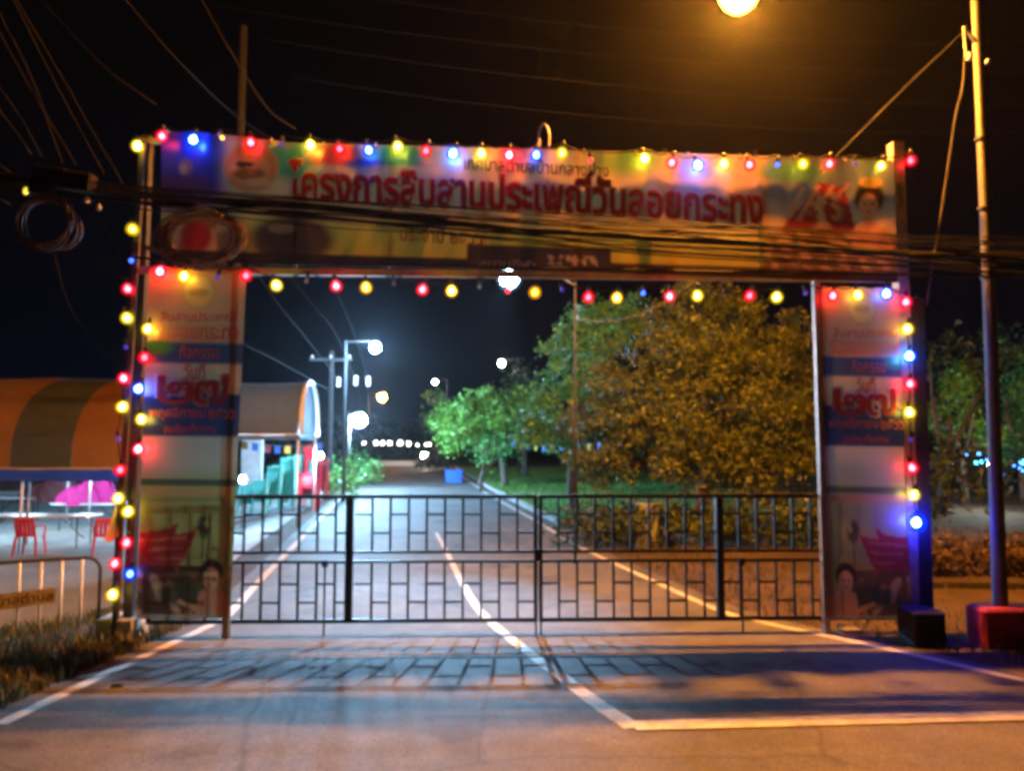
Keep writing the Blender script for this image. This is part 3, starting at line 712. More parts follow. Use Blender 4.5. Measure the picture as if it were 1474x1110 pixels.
# ---------------- the gate: two leaves of square bars
ZG = {k: G(600, y)[2] for k, y in dict(top=716, m1=797, m2=811, bot=897, u1=742, u2=769, l1=843, l2=870).items()}
def d_of(px, py=800): return float(np.dot(G(px, py)-PL_IN, GD))
def gate_leaf(d0, d1, name, label, thick, rod, flip):
    th = Thing(name, label, 'gate', AP((d0+d1)/2, 0), 'gate leaves under the arch')
    OFF = -.10
    B = lambda a, za, b, zb, wd: MB().bar(AP(a, za, OFF), AP(b, zb, OFF), wd)
    th.part('top_rail', MB().bar(AP(d0, ZG['top'], OFF), AP(d1, ZG['top'], OFF), .042), 'rust_iron')
    for k in ('m1','m2'): th.part('middle_rail', B(d0, ZG[k], d1, ZG[k], .03), 'black_iron')
    th.part('bottom_rail', B(d0, ZG['bot'], d1, ZG['bot'], .04), 'black_iron')
    for d in (d0+.02, d1-.02): th.part('end_stile', B(d, ZG['bot']+.021, d, ZG['top']-.022, .04), 'black_iron')
    th.part('mullion', B(thick, ZG['bot']+.021, thick, ZG['top']-.022, .075), 'black_iron')
    th.part('drop_bolt', MB().tube([AP(rod, .0, OFF+.035), AP(rod, ZG['m2'], OFF+.035)], .011, 6), 'black_iron')
    th.part('bolt_bracket', MB().box(AP(rod, ZG['m2']-.01, OFF+.03), GD*.03, GN*.02, (0,0,.035)), 'black_iron')
    n = round((d1-d0)/.192); ds = np.linspace(d0+.02, d1-.02, n+1)
    for i in range(1, n):
        d = ds[i]
        if abs(d-thick) < .06: continue
        th.part('bar', B(d, ZG['m1']+.016, d, ZG['top']-.022, .024), 'black_iron')
        th.part('bar', B(d, ZG['bot']+.021, d, ZG['m2']-.016, .024), 'black_iron')
    for i in range(n):
        a, b = ds[i]+.0135, ds[i+1]-.0135; e = (i+flip) % 2
        th.part('rung', B(a, ZG['u1' if e else 'u2'], b, ZG['u1' if e else 'u2'], .023), 'rust_iron')
        th.part('rung', B(a, ZG['l1' if e else 'l2'], b, ZG['l1' if e else 'l2'], .023), 'rust_iron')
    return th
dc0, dc1 = d_of(774.3), d_of(776.2)
g1 = gate_leaf(d_of(208), dc0, 'gate_leaf', 'left leaf of the closed black bar gate, passing behind the left banner', d_of(500), d_of(466), 0)
g2 = gate_leaf(dc1, d_of(1306), 'gate_leaf', 'right leaf of the closed black bar gate, passing behind the right banner', d_of(1040), d_of(1070), 1)
g1.part('latch', MB().box(AP(dc0, ZG['m1']-.03, -.06), GD*.035, GN*.03, (0,0,.06)), 'black_iron')
g2.part('drop_bolt', MB().tube([AP(dc1+.02, .0, -.065), AP(dc1+.02, ZG['m2'], -.065)], .012, 6), 'black_iron')
g1.part('drop_bolt', MB().tube([AP(dc0-.02, .0, -.065), AP(dc0-.02, ZG['m2'], -.065)], .012, 6), 'black_iron')

# ---------------- strings of coloured bulbs
PROF = [(.010,.040),(.016,.032),(.026,.018),(.032,.0),(.026,-.018),(.014,-.029),(.004,-.032)]
GPROF = [(.018,.066),(.034,.058),(.054,.038),(.064,.012),(.066,-.004),(.058,-.032),(.038,-.054),(.012,-.065)]
def bulb_me(m, s=1.0):
    return mesh_of('light_bulb', MB().lathe((0,0,0), [(r*s, h*s) for r, h in reversed(PROF)], 12), m, smooth_=True)
bme = {k: bulb_me('bulb_'+k) for k in BULB}
var = {}
for k in BULB:
    for q, f in enumerate((.35, .7, 1.5)):
        M[f'bulb_{k}_{q}'] = emat(f'bulb_{k}_{q}', BULB[k], BS[k]*f); var[k, q] = bulb_me(f'bulb_{k}_{q}', (.9, 1, 1.08)[q])
rv = random.Random(12)
for k in BULB: bme[k.lower()] = bulb_me('dim_'+k, .68)
bme['_'] = bulb_me('bulb_off', .62); bme['X'] = bulb_me('big_blue', 1.25); bme['S'] = bulb_me('strong_blue', 1.1)
gme = {k: mesh_of('globe', MB().lathe((0,0,0), list(reversed(GPROF)), 16), 'globe_'+k, smooth_=True) for k in ('R','Y','O','B','S')}  # oversized glowing shells added round the bulbs as their halos
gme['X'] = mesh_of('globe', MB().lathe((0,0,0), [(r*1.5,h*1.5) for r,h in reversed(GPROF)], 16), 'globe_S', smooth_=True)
cap_me = mesh_of('bulb_cap', MB().lathe((0,0,0), [(.018,.0),(.019,.05),(.012,.062)], 8), 'socket', smooth_=True)
def strand(label, pts, off, cord=True, lift=.10):
    P = [G(px, py, off) for px, py, k in pts]
    th = Thing('string_lights', label, 'string lights', P[0], 'strings of coloured bulbs on the arch')
    for (px, py, k), p in zip(pts, P):
        me = bme[k]
        if k in BULB and rv.random() < .75: me = var[k, rv.randrange(3)]
        b = th.shared('light_bulb', me, p); b.rotation_euler = (rv.uniform(-.3,.3), rv.uniform(-.35,.35), 0); s = .62 if k in 'rbyop_' else 1.4
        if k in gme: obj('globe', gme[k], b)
        c = obj('bulb_cap', cap_me, b); c.location = (0, 0, .045*s)
        if k == '_': b['label'] = 'unlit clear bulb'
    Q = []
    for i, p in enumerate(P):
        Q.append(p+np.array([0,0,lift]))
        if i < len(P)-1: Q.append((p+P[i+1])/2+np.array([0,0,lift-.03]))
    th.part('cord', MB().tube(spline(Q, 3), .007, 5), 'cable', smooth_=True)
    return th
strand('long string of red, yellow and blue bulbs along the top edge of the header banner', [(198,210,'Y'),(233,196,'R'),(278,201,'S'),(320,198,'y'),(361,205,'R'),(405,207,'p'),(447,209,'Y'),(489,214,'R'),(531,216,'B'),(573,211,'Y'),(613,217,'R'),(652,221,'S'),(693,221,'Y'),(733,223,'R'),(772,223,'B'),(809,220,'Y'),(850,230,'r'),(928,228,'Y'),(967,234,'R'),(1005,238,'S'),(1042,236,'Y'),(1079,237,'R'),(1119,237,'b'),(1156,236,'Y'),(1194,236,'R'),(1231,236,'p'),(1268,239,'Y'),(1311,231,'R')], .15)
strand('long string of bulbs, some unlit, hanging below the header banner', [(230,391,'R'),(265,398,'Y'),(313,399,'p'),(354,397,'R'),(398,411,'Y'),(441,405,'_'),(484,412,'R'),(527,414,'O'),(567,409,'_'),(608,417,'R'),(650,419,'O'),(690,413,'_'),(731,419,'r'),(770,421,'O'),(809,417,'p'),(847,428,'R'),(888,429,'O'),(926,422,'b'),(964,427,'R'),(1004,426,'Y'),(1044,426,'_'),(1079,426,'R'),(1118,428,'Y'),(1160,422,'p'),(1199,426,'R'),(1235,425,'Y'),(1276,423,'B'),(1304,435,'R')], .14)
strand('outer string of coloured bulbs down the far left of the arch', [(191,330,'Y'),(189,375,'b'),(184,416,'R'),(183,458,'Y'),(181,500,'p'),(178,545,'R'),(176,586,'Y'),(170,632,'p'),(173,677,'R'),(170,718,'Y'),(165,812,'R'),(162,857,'Y')], .10, lift=.06)
strand('inner string of coloured bulbs along the left banner', [(213,474,'Y'),(208,515,'R'),(199,560,'B'),(204,604,'Y'),(199,647,'R'),(184,737,'Y'),(182,782,'R'),(187,827,'B')], .13, lift=.06)
strand('string of coloured bulbs down the right banner ending in a big blue one', [(1306,474,'Y'),(1309,513,'S'),(1310,553,'R'),(1309,594,'Y'),(1311,633,'p'),(1313,674,'R'),(1315,713,'Y'),(1319,753,'X')], .16, lift=.06)
strand('short string of dim bulbs on the outer side of the right post', [(1325,436,'y'),(1327,475,'r'),(1328,551,'y')], .02, lift=.06)

# ---------------- blocks at the arch feet
def block(name, label, cat, px0, px1, ptop, pbot, dep, m, off=0.0, bev=.02, z0=0.0):
    c = gnd((px0+px1)/2, pbot, z0); wd = (px1-px0)/F*c[1]; h = (pbot-ptop)/F*c[1]
    return single(name, MB().box(c+np.array([0,dep/2,h/2]), (wd/2,0,0), (0,dep/2,0), (0,0,h/2), bev), m, label, cat, loc=c)
block('concrete_block', 'dark concrete footing under the left bulbs, lit yellow on top', 'block', 136, 190, 893, 922, .35, 'concrete')
block('weight_block', 'black square weight block at the foot of the right post', 'block', 1318, 1364, 884, 934, .34, 'dark_block')
block('painted_plinth', 'red painted concrete plinth around the street lamp pole', 'plinth', 1420, 1560, 880, 936, .32, 'red_paint', bev=.03)
block('stone', 'small pale stone on the road edge under the right banner', 'stone', 1212, 1240, 905, 915, .1, 'concrete', bev=.02)
block('stone', 'small dark leaf of litter on the road near the left edge line', 'litter', 160, 174, 986, 991, .05, 'dark_block', bev=.004)

# ================================================================== LAMPS AND POLES
LAMP = at(1064, -6, 8.3)
pole_b = gnd(1442, 929)
sl = Thing('street_lamp', 'tall steel street lamp glowing orange above the gate on a long arm', 'street lamp', pole_b)
ptop = at(1404, -30, pole_b[1]+.05)
sl.part('pole', MB().tube(spline([pole_b, at(1424, 430, pole_b[1]+.02), ptop], 8), list(np.linspace(.07,.047,17)), 14), 'galv', smooth_=True)
sl.part('arm', MB().tube(spline([ptop-np.array([0,0,.05]), ptop+np.array([-.3,.05,.35]), LAMP+np.array([.55,-.05,.22]), LAMP+np.array([.2,0,.10])], 8), .03, 8), 'galv', smooth_=True)
hd = sl.part('lamp_head', MB().lathe(LAMP+np.array([0,0,.02]), [(.245,0),(.25,.05),(.20,.14),(.08,.19)], 20), 'galv', smooth_=True)
sl.part('lamp_bowl', MB().lathe(LAMP+np.array([0,0,.012]), [(.03,-.20),(.12,-.175),(.19,-.11),(.23,-.03),(.235,0)], 20), 'sodium_bowl', parent=hd, smooth_=True)
sl.part('arc_tube', MB().lathe(LAMP+np.array([0,0,-.09]), [(.015,-.06),(.045,-.04),(.055,0),(.045,.04),(.015,.06)], 12), 'sodium', parent=hd, smooth_=True)
for z in (400, 300, 200):
    p = at(1404+z*.04, z, pole_b[1]+.03); sl.part('pole_band', MB().lathe(p-np.array([0,0,.01]), [(.062,0),(.062,.02)], 14), 'frame_dark')
# bracket, insulators and strap near the pole top
pb_ = at(1392, 50, pole_b[1]); brk = Thing('cable_bracket', 'steel bracket with a pale insulator near the top of the lamp pole', 'bracket', pb_)
brk.part('bracket_bar', MB().bar(at(1388,38,pole_b[1]-.1), at(1405,60,pole_b[1]-.02), .03), 'galv')
brk.part('bracket_bar', MB().bar(at(1388,38,pole_b[1]-.1), at(1392,86,pole_b[1]-.1), .025), 'galv')
brk.part('insulator', MB().lathe(at(1396,86,pole_b[1]-.12), [(.02,0),(.035,.02),(.02,.04),(.035,.06),(.02,.08)], 10), 'porcelain', smooth_=True)
brk.part('insulator', MB().lathe(at(1422,90,pole_b[1]-.10), [(.015,0),(.028,.02),(.015,.04)], 10), 'porcelain', smooth_=True)
def wire(label, pts, r=.008, m='cable_grey', name='overhead_wire', group=None, cat='wire', n=8):
    return single(name, MB().tube(spline(pts, n), r, 6), m, label, cat, group, smooth_=True)
wire('straight guy wire slanting from the pole bracket to the banner top', [at(1384,48,pole_b[1]-.1), at(1300,128,7.5), G(1178,250,.1)], .0065, 'pole_dim')
wire('slack grey cable hanging from the pole bracket to the right post', [at(1390,80,pole_b[1]-.1), at(1385,130,7.4), at(1376,165,7.4), at(1365,240,7.45), at(1350,340,7.5), at(1338,410,7.6), G(1334,440,.03)], .010, 'pole_dim')

fl_pole = gnd(828, 812); FL = at(733, 401, 11.6)
f1 = Thing('floodlight_pole', 'dark pole with a dazzling white floodlight hanging over the road behind the gate', 'street lamp', fl_pole)
ft = at(828, 405, fl_pole[1])
f1.part('pole', MB().tube([fl_pole, ft], [.022,.018], 10), 'dark_block', smooth_=True)
f1.part('arm', MB().tube(spline([ft-np.array([0,0,.08]), ft+np.array([-.35,0,.13]), FL+np.array([.1,0,.2])], 6), .022, 8), 'frame_dark', smooth_=True)
h1 = f1.part('lamp_head', MB().lathe(FL+np.array([0,0,.13]), [(.11,0),(.12,.03),(.05,.08)], 14), 'frame_dark', smooth_=True)
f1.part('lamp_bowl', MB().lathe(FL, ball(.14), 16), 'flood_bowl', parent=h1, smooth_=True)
f1.part('lamp_halo', MB().lathe(FL, ball(.20,10), 20), 'halo_cool', parent=h1, smooth_=True)  # glowing shell added round the bowl for the flood's glare
sp = bpy.data.lights.new('flood_beam', 'SPOT'); spo = bpy.data.objects.new('flood_beam', sp); C.objects.link(spo); spo.parent = h1
sp.energy = 11000; sp.color = (.32,.64,1); sp.spot_size = math.radians(68); sp.spot_blend = .75; sp.shadow_soft_size = .02
_d = Vector(gnd(545, 895) - FL); spo.rotation_euler = _d.to_track_quat('-Z', 'Y').to_euler(); spo.location = FL+np.array([0,0,-.04])-f1.loc
f1.part('lamp_core', MB().lathe(FL+np.array([0,0,-.02]), [(.004,-.015),(.013,-.009),(.015,0),(.013,.009),(.004,.015)], 10), 'flood', parent=h1, smooth_=True)
wire('pale sagging wire from the floodlight pole up to the right of the arch', sag(at(829,458,12), at(1010,395,10.5), .28), .009)

def street_lamp(label, px, py, Y, m, r, side=1, group='lamps along the road', halo='halo_white'):
    hp = at(px, py, Y); b = hp.copy(); b[0] += side*1.0; b[2] = float(gz(b[0], b[1]))-.02
    th = Thing('street_lamp', label, 'street lamp', b, group)
    tp = b.copy(); tp[2] = hp[2]+.25
    th.part('pole', MB().tube([b, tp], [.06,.045], 8), 'pole_dim', smooth_=True)
    th.part('arm', MB().tube([tp-np.array([0,0,.06]), hp+np.array([side*.1,0,r+.08])], .025, 6), 'frame_dark')
    h = th.part('lamp_head', MB().lathe(hp+np.array([0,0,r*.85]), [(r*1.1,0),(r*.9,.05),(r*.3,.09)], 12), 'galv', smooth_=True)
    th.part('lamp_bowl', MB().lathe(hp, ball(r), 14), m, parent=h, smooth_=True)
    th.part('lamp_halo', MB().lathe(hp, ball(r*1.45,10), 16), halo, parent=h, smooth_=True)  # halo of the lamp, added as a larger glowing shell
M['lamp24'] = emat('lamp24', (.30,.62,1), 9500); M['lamp40'] = emat('lamp40', (1,.96,.9), 700)
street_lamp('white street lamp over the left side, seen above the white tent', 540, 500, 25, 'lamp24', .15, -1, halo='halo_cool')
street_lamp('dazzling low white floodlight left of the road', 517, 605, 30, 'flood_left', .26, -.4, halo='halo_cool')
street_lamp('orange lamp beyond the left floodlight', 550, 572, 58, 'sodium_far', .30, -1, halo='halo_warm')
street_lamp('small white lamp high above the lawn trees', 722, 523, 44, 'lamp40', .15, 1)
street_lamp('tiny white lamp over the slender far tree', 626, 550, 60, 'lamp40', .13, 1)
street_lamp('low white lamp at the end of the road', 611, 656, 56, 'far_lamp', .22, .3)
M['garden'] = emat('garden', (.85,1,.9), 1700)
street_lamp('small white garden lamp on a post behind the big street lamp pole', 1427, 668, 21.5, 'garden', .09, .12, group='lamps among the trees')
# row of far white lamps
row = Thing('lamp_row', 'row of small far white lights strung across the end of the road', 'string lights', at(640, 638, 72))
for px, py, r in [(524,638,.10),(541,638,.17),(551,638,.16),(561,638,.16),(576,638,.20),(588,639,.18),(601,641,.09),(613,640,.12),(618,640,.11),(645,641,.10)]:
    row.part('light_bulb', MB().lathe(at(px,py,72), [(r*.2,-r),(r*.8,-r*.5),(r,0),(r*.7,r*.7),(r*.2,r)], 8), 'far_white', smooth_=True)
row.part('cord', MB().tube([at(500,634,72), at(580,635,72), at(660,637,72)], .03, 4), 'cable')
for px in (500, 660):
    t_ = at(px, 634.5, 72); row.part('post', MB().tube([np.array([t_[0],t_[1],0]), t_], .06, 5), 'frame_dark')
# blue fairy lights at right
for i, (px, py, lab) in enumerate([(1412,665,'small cluster of blue fairy lights left of the lamp pole'),(1466,668,'cluster of blue fairy lights right of the lamp pole')]):
    p0 = at(px, py, 23); th = Thing('fairy_lights', lab, 'fairy lights', p0, 'blue fairy light clusters')
    for k in range(11):
        p = p0+np.array([random.gauss(0,.16), random.gauss(0,.1), random.gauss(0,.16)])
        th.part('light_bulb', MB().lathe(p, [(.01,-.03),(.035,0),(.01,.03)], 6), 'led_cyan' if k%4 == 0 else 'led_blue')
    th.part('cord', MB().tube([np.array([p0[0],p0[1],0.]), p0], .01, 4), 'cable')

# utility poles
def upole(label, px, ptop_, Y, r=.14, m='concrete', arm=True):
    t_ = at(px, ptop_, Y); b = np.array([t_[0], t_[1], float(gz(t_[0],t_[1]))-.05]); th = Thing('utility_pole', label, 'utility pole', b)
    th.part('shaft', MB().tube([b, t_], [r*1.25, r], 8), m)
    if not arm: return t_
    th.part('crossarm', MB().bar(t_+np.array([-.8,-.16,-.35]), t_+np.array([.8,-.16,-.35]), .09), 'frame_dark')
    for dx in (-.7, 0, .7):
        th.part('insulator', MB().lathe(t_+np.array([dx,-.16,-.30]), [(.03,0),(.055,.03),(.03,.06),(.05,.09),(.02,.12)], 8), 'porcelain', smooth_=True)
    return t_
ut1 = upole('grey concrete utility pole left of the road by the white tent', 478, 505, 28, .085, 'pole_dim')
ut2 = upole('tall faint concrete utility pole rising behind the left of the header', 351, 38, 17, .085, 'pole_dim', False)
# wires lit by the floodlight inside the arch
for i, P in enumerate([[(330,330,12),(395,430,14),(440,486,18),(488,550,27),(505,585,40)],[(360,330,12),(445,432,14),(487,487,18),(511,548,27),(520,580,40)],[(440,330,12),(487,425,14),(513,490,18),(530,549,27),(533,580,40)],[(250,380,12),(330,480,14),(400,520,18),(475,562,27)]]):
    wire('thin power wire over the left verge running towards the far pole', [at(*p) for p in P], .010, 'cable_dim', group='power wires seen through the arch')
for (px, py) in ((487,550),(512,548),(530,549)):
    p = at(px, py, 27); single('insulator', MB().lathe(p-np.array([0,0,.18]), [(.05,0),(.09,.06),(.05,.12),(.09,.18),(.05,.24),(.09,.3),(.04,.36)], 8), 'porcelain', 'pale string insulator on a power wire above the left floodlight', 'insulator', 'insulators on the power wires', smooth_=True)

# overhead cables
YB = 7.15
bun = [(-260,230),(0,260),(215,287),(450,306),(700,328),(900,343),(1100,354),(1310,368),(1474,376),(1800,390)]
rc = random.Random(4)
for i in range(24):
    s = (i-11.5)/11.5; j = [rc.uniform(-5,5) for _ in bun]; k = rc.uniform(-.12,.12)
    P = [at(px, py-4+s*(15+11*min(1,max(0,(px-650)/400)))+j[q]*.8+5*math.sin(px*.006+i*1.3), YB+k+.04*math.sin(px*.01+i)) for q, (px, py) in enumerate(bun)]
    wire('black telephone cable in the sagging bundle crossing in front of the header', P, (rc.choice([.011,.015,.020]) if abs(s) < .28 else rc.choice([.004,.006,.008])), 'cable', 'telephone_cable', 'cables in the bundle across the arch', 'cable')
wire('lowest black cable sagging close above the lower string of bulbs', [at(-200,330,YB),at(215,372,YB),at(700,384,YB),at(1100,392,YB),at(1474,398,YB),at(1800,402,YB)], .012, 'cable', 'telephone_cable', cat='cable')
for i, P in enumerate([[(-30,-40),(10,40),(45,110),(90,235)],[(-20,10),(40,120),(110,238)],[(-40,70),(30,170),(60,225)],[(-40,110),(20,185),(45,222)],[(10,-20),(80,120),(150,250)],[(-40,200),(30,262)],[(-30,-90),(60,60),(180,270)],[(-50,255),(20,298),(40,310)]]):
    wire('thin grey wire fanning from the upper left down to the cable knot', [at(px,py,YB-.5+.5*q/(len(P)-1)) for q,(px,py) in enumerate(P)], .006, 'cable_dim', group='wires fanning in from the upper left')
wire('thin grey wire crossing the dark sky to the left end of the header', [at(60,0,9),at(150,95,9),at(225,150,9.3)], .007, 'cable_dim')
wire('thin grey wire crossing the sky towards the faint utility pole', [at(165,-20,10),at(260,90,11),at(345,170,14),at(420,215,16)], .008, 'cable_dim')
wire('thin grey wire sloping down to the green part of the header', [at(280,-20,8.5),at(330,70,8.5),at(385,155,9.5),at(425,185,10)], .008, 'cable_dim')
for i, (a, b) in enumerate([((300,5),(1474,105)),((380,55),(1500,150)),((420,110),(1500,190)),((500,-10),(1500,60))]):
    wire('faint long wire crossing the dark sky above the arch', sag(at(a[0],a[1],12), at(b[0],b[1],12),   .3, 10), .0022, 'cable', group='faint wires in the sky')
for i, P in enumerate([[(75,350),(95,430),(130,490),(165,530)],[(110,345),(150,385),(185,405)],[(130,300),(185,380),(200,392)]]):
    wire('loose grey wire dangling from the cable coil towards the left bulbs', [at(px,py,YB) for px,py in P], .007, 'cable_dim', group='loose wires below the cable coil')
def coil(label, px, py, rx, ry, n, m, seed, r=.011, lo=.86):
    r_ = random.Random(seed); c = at(px, py, YB-.08); th = Thing('cable_coil', label, 'cable coil', c)
    for i in range(n):
        ax, az = rx/F*YB*r_.uniform(lo,1.05), ry/F*YB*r_.uniform(lo,1.05); o_ = np.array([r_.uniform(-.02,.02), r_.uniform(-.06,.06), r_.uniform(-.02,.02)]); t_ = r_.uniform(-.12,.12)
        th.part('loop', MB().tube([c+o_+np.array([ax*math.cos(q), t_*math.sin(q*1+i), az*math.sin(q)]) for q in np.linspace(0,2*PI,32)[:-1]], r, 6, closed=True), m, smooth_=True)
    return th
M['cable_brown'] = mat('cable_brown', (.26,.17,.12), .5, 0, .3, 30)
M['coil_dim'] = mat('coil_dim', (.09,.06,.045), .6, 0, .3, 30)
coil('round coil of brown cable hanging in the dark at the far left', 70, 322, 38, 40, 7, 'coil_dim', 1)
coil('thick coil of brown cable hanging over the lower left of the header', 290, 344, 62, 42, 15, 'cable_brown', 2, .010, .62)
kn = Thing('splice_box', 'knot of black splice boxes where the cables meet at the far left', 'splice box', at(95, 258, YB-.05))
for px, py, wx, hz in ((75,252,.17,.07),(115,262,.14,.09),(60,272,.10,.06)):
    kn.part('case', MB().box(at(px,py,YB-.08), (wx,0,-.02), (0,.07,0), (.01,0,hz), .02), 'cable')
for px, py in ((125,287),(142,298)):
    kn.part('insulator', MB().lathe(at(px,py,YB-.12), [(.015,-.03),(.028,0),(.015,.03)], 8), 'porcelain', smooth_=True)
lb = single('light_bulb', MB().lathe(at(37,275,YB), [(.008,-.03),(.026,0),(.01,.035)], 10), 'dim_Y', 'single dim yellow bulb among the cables at the far left', 'bulb', smooth_=True)

# ================================================================== LEFT YARD
ZY = -.53
# crowd barrier
bq = [(-70,940),(25,928),(140,912)]
b0, b1 = gnd(-60, 934, -.12), gnd(141, 914, -.12)
bd = (b1-b0); bl_ = np.linalg.norm(bd); bd /= bl_; hB = (914-806)/F*b1[1]
bn = np.array([bd[1], -bd[0], 0])
br = Thing('crowd_barrier', 'pale steel crowd barrier with a sign plate in the weeds at the left', 'barrier', b0)
up = np.array([0,0,1.])
rr_ = .14
fr = [b0+up*0.02, b0+up*(hB-rr_)] + [b0+bd*(rr_-rr_*math.cos(q))+up*(hB-rr_+rr_*math.sin(q)) for q in np.linspace(.2,PI/2,5)]
fr += [b1-bd*(rr_-rr_*math.sin(q))+up*(hB-rr_+rr_*math.cos(q)) for q in np.linspace(0,PI/2,6)] + [b1+up*.02]
br.part('frame', MB().tube(fr, .018, 8), 'frame_dark', smooth_=True)
br.part('bottom_rail', MB().tube([b0+up*.08, b1+up*.08], .016, 8), 'frame_dark', smooth_=True)
for px in (-40, -8, 26, 57, 87, 116):
    d = ray(px, 870); n_ = bn; q = EYE + d*(np.dot(b0-EYE, n_)/np.dot(d, n_)); base = b0+bd*np.dot(q-b0, bd)
    br.part('bar', MB().tube([base+up*.08, base+up*hB], .015, 8), 'white_metal', smooth_=True)
def BP(px, py, off):
    d = ray(px, py); q = b0+bn*off; return EYE + d*(np.dot(q-EYE, bn)/np.dot(d, bn))
plate = br.part('sign_plate', MB().add([BP(-50,862,.03),BP(80,846,.03),BP(80,868,.03),BP(-50,886,.03),BP(-50,862,.024),BP(80,846,.024),BP(80,868,.024),BP(-50,886,.024)], [(3,2,1,0),(4,5,6,7),(0,1,5,4),(1,2,6,5),(2,3,7,6),(3,0,4,7)]), 'frame_steel')
lettering(br, 'เทศบาลตำบล', (-38,864,76,850,14), lambda px, py, off: BP(px, py, .03+off), 'ink_dark', .012, .003)
for s_ in (.12, bl_-.12): br.part('foot', MB().tube([b0+bd*s_+bn*.25+up*.02, b0+bd*s_-bn*.25+up*.02], .014, 6), 'frame_dark')

# striped tent
def barrel_tent(label, x0, x1, y0, y1, zg, ze, zr, stripes, end_m, vm, poles, valance_h=.3, skew=0.0, opening_m=None):
    th = Thing('canopy_tent', label, 'tent', ((x0+x1)/2, (y0+y1)/2, zg))
    def prof(t): # 0..1 from front eave over the ridge to the back
        q = PI*t; return y0+(y1-y0)*(.5-.5*math.cos(q)), ze+(zr-ze)*math.sin(q)**.75
    N = 18; xs = np.linspace(x0, x1, len(stripes)+1)
    for i, m in enumerate(stripes):
        mb = MB().grid(lambda x, t: (x, *prof(t)[:1], prof(t)[1]-.03*math.sin(PI*((x-x0)/(x1-x0)*3 % 1))) , np.linspace(xs[i], xs[i+1]-.004, 5), np.linspace(0,1,N))
        th.part('fabric_panel', mb, m, smooth_=True)
    if vm:
        for yy in (y0, y1):
            th.part('valance', MB().grid(lambda x, v: (x, yy-.02+.02*math.sin(x*5), ze-.01-v*valance_h*(1-.15*abs(math.sin(x*4)))), np.linspace(x0,x1,50), (0,.5,1)), vm, smooth_=True)
    for xx in (x0, x1):
        th.part('end_hoop', MB().tube([(xx, *prof(t)) for t in np.linspace(0,1,24)], .065, 8), end_m, smooth_=True)
    for px_, py_ in poles: th.part('pole', MB().tube([(px_,py_,zg-.03),(px_,py_,ze)], .03, 8), 'white_metal', smooth_=True)
    th.part('eave_rail', MB().tube([(x0,y0,ze),(x1,y0,ze)], .025, 6), 'white_metal'); th.part('eave_rail', MB().tube([(x0,y1,ze),(x1,y1,ze)], .025, 6), 'white_metal')
    if opening_m:
        pts = [(x1-.03, *prof(t)) for t in np.linspace(0,1,20)]
        mb = MB(); mb.v = pts; mb.f = [tuple(range(20))]; th.part('opening_dark', mb, opening_m)  # sheet added across the open end, coloured as its dark inside
    if skew:
        me_ = set()
        for o in th.o.children:
            if o.data.name in me_: continue
            me_.add(o.data.name)
            for v in o.data.vertices: v.co.x += skew*v.co.y
    return th
Yt = 17.0; ze = at(80, 675, Yt)[2]; zr = at(80, 545, Yt+2.6)[2]
xs_ = lambda px: at(px, 640, Yt)[0]
wst = xs_(103)-xs_(15)
x_r = xs_(185); x_l = xs_(103)-wst*6
stx = ['orange_cloth','dark_cloth']*3
t1 = Thing
def stent():
    edges = [xs_(103)-wst*k for k in range(6, -1, -1)] + [xs_(190)]
    mats = ['orange_cloth' if (6-k) % 2 else 'dark_cloth' for k in range(6)] ; mats = ['dark_cloth','orange_cloth','dark_cloth','orange_cloth','orange_cloth','dark_cloth']
    return edges
barrel_tent('long barrel roofed tent striped orange and dark grey over the left yard', xs_(103)-wst*6, xs_(103)+wst*1.0, Yt, Yt+5.2, ZY, ze, zr,
            ['dark_cloth','orange_cloth','dark_cloth','orange_cloth','orange_cloth','dark_cloth','orange_cloth'], 'dark_cloth', 'blue_cloth',
            [(at(28,720,Yt-.02)[0], Yt+.05), (xs_(103)+wst*.98, Yt+.1), (xs_(103)-wst*2.2, Yt+.05), (xs_(103)+wst*.98, Yt+5.1), (xs_(103)-wst*2.2, Yt+5.1)])
Y1, Y2 = 17.6, 21.2
xe = at(449, 600, 19.6)[0]
barrel_tent('pale barrel roofed tent with an open arched end beside the road', xe-6.5, xe, Y1, Y2, -.4, at(440,626,Y1+.4)[2], at(450,553,19.8)[2], ['white_cloth']*4, 'white_metal', 'white_cloth',
            [(xe-.05, Y1+.05), (xe-.05, Y2-.05), (xe-3.2, Y1+.05), (xe-6.4, Y1+.05), (xe-6.4, Y2-.05)], .12, -.152, 'opening_dark_blue')

# chairs
def make_chair(label, m, group=None):
    th = Thing('plastic_chair', label, 'chair', (0,0,0), group)
    th.part('seat', MB().grid(lambda x, y: (x, y, .44-.02*math.cos(x*6)*math.cos(y*5)), np.linspace(-.21,.21,6), np.linspace(-.2,.2,6)), m, smooth_=True)
    th.o.children[0]
    mb = MB()
    for k in range(-2, 3): mb.bar((k*.085,.20,.45), (k*.085,.29,.78), .066, .02, up=(0,1,0))
    mb.bar((-.2,.29,.80), (.2,.29,.80), .09, .03, up=(0,1,.2)); mb.bar((-.2,.205,.46), (.2,.205,.46), .05, .03, up=(0,1,.2))
    th.part('backrest', mb, m)
    for sx_ in (-1,1):
        for sy in (-1,1):
            th.part('leg', MB().tube([(sx_*.20,sy*.19,.44),(sx_*.24,sy*.235,0)], [.032,.022], 6), m)
        th.part('armrest', MB().tube(spline([(sx_*.21,.25,.66),(sx_*.235,0,.66),(sx_*.22,-.19,.62),(sx_*.215,-.2,.44)],4), .022, 6), m, smooth_=True)
    return th.o
red = make_chair('red plastic armchair facing away at the near end of the first table', 'red_plastic', 'red plastic chairs')
p = gnd(42, 800, ZY); red.location = p; red.rotation_euler.z = PI+.15
